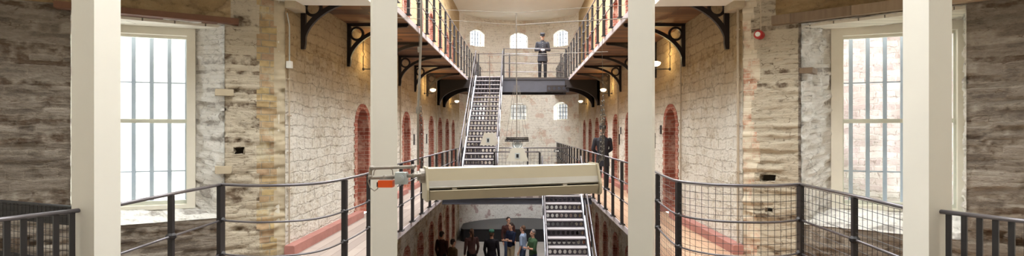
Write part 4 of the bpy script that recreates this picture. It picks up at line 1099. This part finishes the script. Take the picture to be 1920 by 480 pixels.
bm = B(); tube(bm, [(0, 0, .045), (0, 0, .5), (-.03, 0, .66)], .008); obj('conduit', bm, M_greyp, root)
s = hit_s(pr_, Lr, 1427); x, y, nx, ny = pr_(s); z = z_at(pr_, s, 67)
root = empty('fire_alarm', (x+nx*.085, y+ny*.085, z), math.atan2(ny, nx)+PI/2); tag(root, 'round red alarm sounder with white centre on the right wall', 'alarm')
bm = B(); tube(bm, [(0, .05, 0), (0, -.03, 0)], .055, 20); tube(bm, [(0, -.03, 0), (0, -.045, 0)], .045, 20); obj('body', bm, M_redp, root)
bm = B(); tube(bm, [(0, -.045, 0), (0, -.06, 0)], .03, 20); obj('centre', bm, M_whitep, root)
bm = B(); tube(bm, [(.02, -.0, .05), (.02, 0, .45)], .007); obj('conduit', bm, M_conduit, root)
# timber stubs under the soffit above the nearest brackets
for X, sg, side in ((XL, 1, 'left'), (XR, -1, 'right')):
    bm = B(); box(bm, (min(X, X+sg*.14), DC_L*K-.02, 3.27-.12), (max(X, X+sg*.14), DC_L*K+.3, 3.24)); tag(obj('timber_block', bm, M_plaster), 'short timber block under the soffit at the %s wall corner' % side, 'block')
# little plates and slots between the cell doors
for i, (X, d_, z, wd, hh) in enumerate(((XL, 9.75, 1.25, .09, .16), (XR, 10.2, 1.22, .12, .32), (XR, 9.72, 1.52, .08, .18), (XR, 13.6, 1.5, .08, .2), (XR, 13.8, 1.2, .09, .3), (XL, 13.5, 1.2, .1, .3), (XL, 15.3, 1.2, .1, .3))):
    sg = 1 if X < 0 else -1
    bm = B(); box(bm, (min(X, X+sg*.02), d_*K-wd/2, z), (max(X, X+sg*.02), d_*K+wd/2, z+hh)); bmesh.ops.bevel(bm, geom=bm.edges[:], offset=.004, segments=1)
    lab = ['dark iron plate beside the nearest left cell door', 'tall dark slot plate beyond the nearest right cell door', 'small dark notice beside the nearest right cell door', 'small dark notice between the farther right cell doors', 'tall dark slot plate between the farther right cell doors',
           'tall dark slot plate near the fourth left cell door', 'tall dark slot plate near the fifth left cell door'][i]
    tag(obj('wall_plate', bm, M_iron), lab, 'plate')

# ------------------------------------------------------------------ people
def seg(bm, a, b, ra, rb, n=12):
    a, b = Vector(a), Vector(b); ball(bm, a, ra, n); ball(bm, b, rb, n)
    tube(bm, [a, b], 0, n, rads=[ra, rb])
def loft(bm, secs, n=18):   # (cx, cy, z, rx, ry)
    rings = [[bm.verts.new((c[0]+c[3]*math.cos(2*PI*k/n), c[1]+c[4]*math.sin(2*PI*k/n), c[2])) for k in range(n)] for c in secs]
    for a, b in zip(rings, rings[1:]):
        for k in range(n): bm.faces.new((a[k], a[(k+1) % n], b[(k+1) % n], b[k]))
    bm.faces.new(rings[0][::-1]); bm.faces.new(rings[-1])
def remesh(o, v, it=4):
    m = o.modifiers.new('Remesh', 'REMESH'); m.mode = 'VOXEL'; m.voxel_size = v; m.use_smooth_shade = True
    s_ = o.modifiers.new('Smooth', 'SMOOTH'); s_.factor = .5; s_.iterations = it
POSES = {   # right side given as x<0 (viewer's left when facing camera); facing -y
    'behind': [((-.205, .02, 1.39), (-.262, .07, 1.13), (-.09, .17, .98)), ((.205, .02, 1.39), (.262, .07, 1.13), (.09, .17, .98))],
    'reading': [((-.20, .01, 1.40), (-.27, .03, 1.13), (-.07, -.21, 1.10)), ((.20, .01, 1.40), (.27, .03, 1.13), (.07, -.21, 1.10))],
    'folded': [((-.20, .01, 1.40), (-.24, -.05, 1.13), (.06, -.20, 1.18)), ((.20, .01, 1.40), (.24, -.07, 1.14), (-.06, -.22, 1.14))],
    'relaxed': [((-.20, .01, 1.40), (-.25, .03, 1.11), (-.24, -.06, .86)), ((.20, .01, 1.40), (.25, .03, 1.11), (.24, -.06, .86))],
    'phone': [((-.20, .01, 1.40), (-.25, .0, 1.12), (-.12, -.24, 1.2)), ((.20, .01, 1.40), (.25, .03, 1.11), (.22, -.08, .87))]}
def person(label, loc, rz, pose, skin, coat, trousers, hair, name='person', cat='person', scale=1., tilt=0., coat_len=.88, cap=None, cap_peak=False, longhair=None, female=False, buttons=False, extra=None, sleeve=1., beard=None, shoe=None, stand=.1):
    root = empty(name, loc, rz); root.scale = (scale,)*3; tag(root, label, cat)
    arms = POSES[pose]; hw = .93 if female else 1.
    hips = [(-.09, .01, .93), (.09, .01, .93)]; knees = [(-stand-.005, -.02, .50), (stand+.005, -.02, .50)]; ank = [(-stand-.01, .03, .09), (stand+.01, .03, .09)]
    bm = B()
    loft(bm, [(0, .01, .86, .14*hw, .10), (0, .01, .95, .165*hw, .115), (0, 0, 1.08, .135*hw, .095), (0, 0, 1.25, .155*hw, .11), (0, .005, 1.37, .165*hw, .10), (0, .01, 1.44, .10, .07), (0, .005, 1.49, .055, .058), (0, -.005, 1.56, .052, .056)])
    for i in range(2):
        seg(bm, hips[i], knees[i], .085, .055); seg(bm, knees[i], ank[i], .052, .036)
        a = ank[i]; seg(bm, (a[0], a[1]+.02, .04), (a[0]*1.15, a[1]-.15, .035), .036, .03)
        s_, e, w_ = [Vector(v) for v in arms[i]]
        seg(bm, s_, e, .05, .038); seg(bm, e, w_, .038, .026)
        # hand: palm + five fingers
        d = (w_-e).normalized(); side = d.cross(Vector((0, 0, 1)));
        side = side.normalized() if side.length > .1 else Vector((1, 0, 0)); up = side.cross(d)
        if pose in ('behind', 'reading'): d = (d+Vector((-w_.x*2, 0, 0))).normalized()
        pc = w_+d*.05; seg(bm, w_, pc+d*.03, .026, .03)
        for f in range(4):
            fo = up*(.024-.016*f); L1 = (.04, .045, .043, .033)[f]
            k0 = pc+d*.04+fo; k1 = k0+d*L1+side*.006; k2 = k1+d*L1*.6+side*(.02 if i else -.02)
            tube(bm, [k0, k1, k2], 0, 8, rads=[.0095, .0085, .007])
        t0 = pc-d*.01+up*.026; t1 = t0+up*.022+d*.02; tube(bm, [t0, t1, t1+d*.03], 0, 8, rads=[.011, .0095, .008])
    # head, tilted about the neck
    Mt = Matrix.Translation((0, -.005, 1.54)) @ Matrix.Rotation(tilt, 4, 'X') @ Matrix.Translation((0, .005, -1.54))
    hb = B()
    ball(hb, Vector((0, .008, 1.665)), 1, 18, (.074, .092, .095)); ball(hb, Vector((0, -.025, 1.60)), 1, 14, (.056, .062, .07))
    tube(hb, [(0, -.085, 1.665), (0, -.098, 1.635), (0, -.108, 1.618), (0, -.085, 1.612)], 0, 8, rads=[.008, .011, .014, .008])
    for sx in (-1, 1): ball(hb, Vector((sx*.076, .012, 1.645)), 1, 8, (.01, .02, .032)); ball(hb, Vector((sx*.028, -.074, 1.672)), 1, 8, (.022, .012, .01))
    ball(hb, Vector((0, -.082, 1.585)), 1, 8, (.026, .014, .012)); ball(hb, Vector((0, -.07, 1.552)), 1, 8, (.024, .02, .018)); seg(hb, (0, .0, 1.50), (0, -.0, 1.60), .052, .05)
    bmesh.ops.transform(hb, matrix=Mt, verts=hb.verts)
    tmp = bpy.data.meshes.new('t'); hb.to_mesh(tmp); hb.free(); bm.from_mesh(tmp); bpy.data.meshes.remove(tmp)
    o = obj('body', bm, skin, root, True); remesh(o, .0085, 2)
    # features
    bm = B()
    for sx in (-1, 1): ball(bm, Mt @ Vector((sx*.029, -.080, 1.66)), .010, 8)
    obj('eyes', bm, M_dark, root, True)
    bm = B(); 
    for sx in (-1, 1): tube(bm, [Mt @ Vector((sx*.015, -.087, 1.682)), Mt @ Vector((sx*.045, -.078, 1.684))], .004, 6)
    if beard: tube(bm, [Mt @ Vector((-.035, -.088, 1.597)), Mt @ Vector((0, -.1, 1.603)), Mt @ Vector((.035, -.088, 1.597))], 0, 8, rads=[.005, .01, .005])
    obj('facial_hair', bm, hair, root, True)
    bm = B()
    ball(bm, Mt @ Vector((0, .022, 1.69)), 1, 16, (.083, .092, .09)); ball(bm, Mt @ Vector((0, .055, 1.64)), 1, 12, (.07, .06, .075))
    if longhair:
        for k, q in enumerate(longhair): ball(bm, Mt @ Vector(q[:3]), q[3], 10)
        pts = [Mt @ Vector(q[:3]) for q in longhair]; tube(bm, pts, 0, 10, rads=[q[3] for q in longhair])
    # cut the hair away from the face
    h_o = obj('hair', bm, hair, root, True); remesh(h_o, .009, 3)
    # clothes
    bm = B()
    fl = .03 if coat_len < .86 else .0
    secs = [(0, .01, coat_len, (.17+fl)*hw, .125+fl), (0, .01, .95, .18*hw, .13), (0, 0, 1.08, .153*hw, .115), (0, 0, 1.25, .175*hw, .128), (0, .005, 1.37, .205*hw, .12), (0, .01, 1.43, .165*hw, .095), (0, .005, 1.485, .068, .07)]
    if cap and buttons: secs.append((0, 0, 1.52, .062, .066))
    loft(bm, secs)
    for i in range(2):
        s_, e, w_ = [Vector(v) for v in arms[i]]
        seg(bm, s_, e, .066, .053)
        if sleeve > .9: seg(bm, e, w_.lerp(e, .04), .053, .04)
        elif sleeve > .4: pass
    jo = obj('jacket' if sleeve > .9 else 'shirt', bm, coat, root, True); remesh(jo, .011, 3)
    if buttons:
        for k in range(6):
            b_ = B(); z = .98+k*.085; yy = -(.135 if z < 1.1 else .14); ball(b_, Vector((0, yy+.01*(z < 1.15), z)), .009, 8); obj('button', b_, M_alu, jo, True)
    bm = B(); loft(bm, [(0, .01, .84, .15*hw, .11), (0, .01, .95, .172*hw, .122), (0, 0, 1.02, .15*hw, .11)])
    for i in range(2):
        seg(bm, hips[i], knees[i], .096, .070); seg(bm, knees[i], Vector(ank[i])+Vector((0, 0, .01)), .07, .062)
    t_ = obj('trousers', bm, trousers, root, True); remesh(t_, .011, 3)
    for i in range(2):
        bm = B(); a = ank[i]; seg(bm, (a[0], a[1]+.03, .05), (a[0]*1.15, a[1]-.16, .038), .045, .036); box(bm, (a[0]-.042, a[1]-.18, 0), (a[0]+.042, a[1]+.07, .02))
        so = obj('shoe', bm, shoe or M_dark, root, True); remesh(so, .01, 2)
    if cap:
        bm = B(); rings = []
        for r, z in ((.088, 1.70), (.09, 1.735), (.094, 1.775), (.092, 1.795), (.05, 1.80)): rings.append([bm.verts.new(Mt @ Vector((r*math.cos(k*PI/12), .012+r*1.12*math.sin(k*PI/12), z))) for k in range(24)])
        if not cap_peak == 'kepi':
            for v in rings[3]: v.co = v.co.lerp(Mt @ Vector((0, .01, 1.79)), .35)
        for a, b in zip(rings, rings[1:]):
            for k in range(24): bm.faces.new((a[k], a[(k+1) % 24], b[(k+1) % 24], b[k]))
        bm.faces.new(rings[-1]); bm.faces.new(rings[0][::-1])
        co = obj('cap', bm, cap, root, True)
        bm = B(); a = [Mt @ Vector((.078*math.cos(PI+PI*k/12), .012+.098*math.sin(PI+PI*k/12), 1.708)) for k in range(13)]
        b2 = [Mt @ Vector((.07*math.cos(PI+PI*k/12), -.0+.16*math.sin(PI+PI*k/12), 1.692)) for k in range(13)]
        band(bm, a, b2, Vector((0, 0, .006)), False); obj('peak', bm, M_dark if cap_peak == 'kepi' else cap, co)
    if extra: extra(root, Mt)
    return root
def cloth(n, c): return plain(n, c, .85, var=.15, scale=14, spec=.15)
skin = plain('skin', srgb(206, 156, 130), .55, var=.06); skin2 = plain('waxy_skin', srgb(196, 160, 140), .5, var=.06)
c_uni = cloth('charcoal_uniform', srgb(52, 52, 57)); c_uni2 = cloth('dark_trousers', srgb(42, 42, 46)); c_navy = cloth('navy_cotton', srgb(32, 38, 58)); c_tan = cloth('tan_cotton', srgb(160, 140, 112))
c_brn = cloth('brown_coat', srgb(84, 58, 54)); c_blk = cloth('black_coat', srgb(40, 36, 40)); c_green = cloth('green_cotton', srgb(74, 100, 72)); c_capg = cloth('green_cap', srgb(76, 124, 104))
c_blue = cloth('light_blue_cotton', srgb(150, 164, 188)); c_jean = cloth('denim', srgb(66, 76, 98)); c_drk = cloth('dark_maroon', srgb(74, 46, 42)); c_ol = cloth('olive_brown_cotton', srgb(104, 84, 62)); h_dk = plain('dark_brown_hair', srgb(52, 38, 32), .7); h_gr = plain('greying_hair', srgb(120, 110, 104), .7); h_md = plain('brown_hair', srgb(92, 64, 46), .7)
def book(root, Mt):
    b_ = B(); box(b_, (-.055, -.31, 1.11), (.055, -.295, 1.2)); 
def paper(root, Mt):
    root2 = empty('booklet', (0, 0, 0)); 
# upper warder with a booklet; right warder with hands behind
uw = P(1017, 141, 18.05)
person('uniformed warder mannequin in peaked cap standing on the upper bridge, reading', (uw.x, 17.95*K, ZU), 0, 'reading', skin2, c_uni, c_uni2, h_gr, name='warder_mannequin', cat='mannequin', scale=.955, tilt=.35, coat_len=.68, cap=c_uni, cap_peak='kepi', buttons=True, beard=True)
bm = B(); box(bm, (-.06, 0, -.04), (.06, .012, .04)); box(bm, (-.055, .002, -.045), (.055, .01, .042)); o = obj('booklet', bm, M_whitep); o.location = (uw.x, 17.95*K-.315, ZU+1.06); o.rotation_euler = (-.6, 0, 0)
tag(o, 'small pale booklet held in the hands of the upper warder mannequin', 'booklet')
rw = P(1134, 347, 13.6); 
person('uniformed warder mannequin in peaked cap, hands behind his back, on the right gallery', (2.22, 12.95*K, 0), .12, 'behind', skin2, c_uni, c_uni2, h_dk, name='warder_mannequin', cat='mannequin', scale=.97, coat_len=.66, cap=c_uni, cap_peak='kepi', buttons=True, beard=True)
# visitors on the ground floor
def gp(x, D): return ((x-CX)/900*D, D*K, ZG)
person('visitor in navy t-shirt and tan trousers standing with folded arms', gp(958, 17.6), -.9, 'folded', skin, c_navy, c_tan, h_dk, sleeve=.5, coat_len=.9)
person('visitor with short dark hair standing close behind the navy shirted visitor', gp(953.5, 18.6), .4, 'relaxed', skin, c_drk, c_jean, h_dk, scale=1.02)
person('visitor in green cap and black coat, back turned', gp(922, 16.3), PI-.3, 'relaxed', skin, c_blk, c_jean, h_md, cap=c_capg)
person('visitor in brown jacket with long ponytail seen from behind', gp(884, 16.8), PI+.5, 'relaxed', skin, c_brn, c_blk, h_md, female=True, scale=.97, longhair=[(0, .09, 1.70, .045), (0, .135, 1.6, .04), (0, .13, 1.48, .035), (0, .12, 1.34, .022)])
person('visitor in green t-shirt with short greying hair, arms folded, by the lower stairs', gp(999, 16.4), -1.1, 'folded', skin, c_green, c_jean, h_gr, sleeve=.5, coat_len=.9, beard=True, scale=1.0)
person('visitor in light blue shirt between the navy and green shirted visitors', gp(980, 17.2), -1.9, 'relaxed', skin, c_blue, c_jean, h_md, sleeve=.5, coat_len=.9, scale=.99)
person('visitor in dark maroon top at the left end of the group', gp(829, 16.4), 2.6, 'relaxed', skin, c_drk, c_blk, h_dk, female=True, scale=.97)
person('short visitor in olive brown top beside the dark maroon visitor', gp(850, 15.6), 2.2, 'relaxed', skin, c_ol, c_blk, h_dk, female=True, scale=.92)
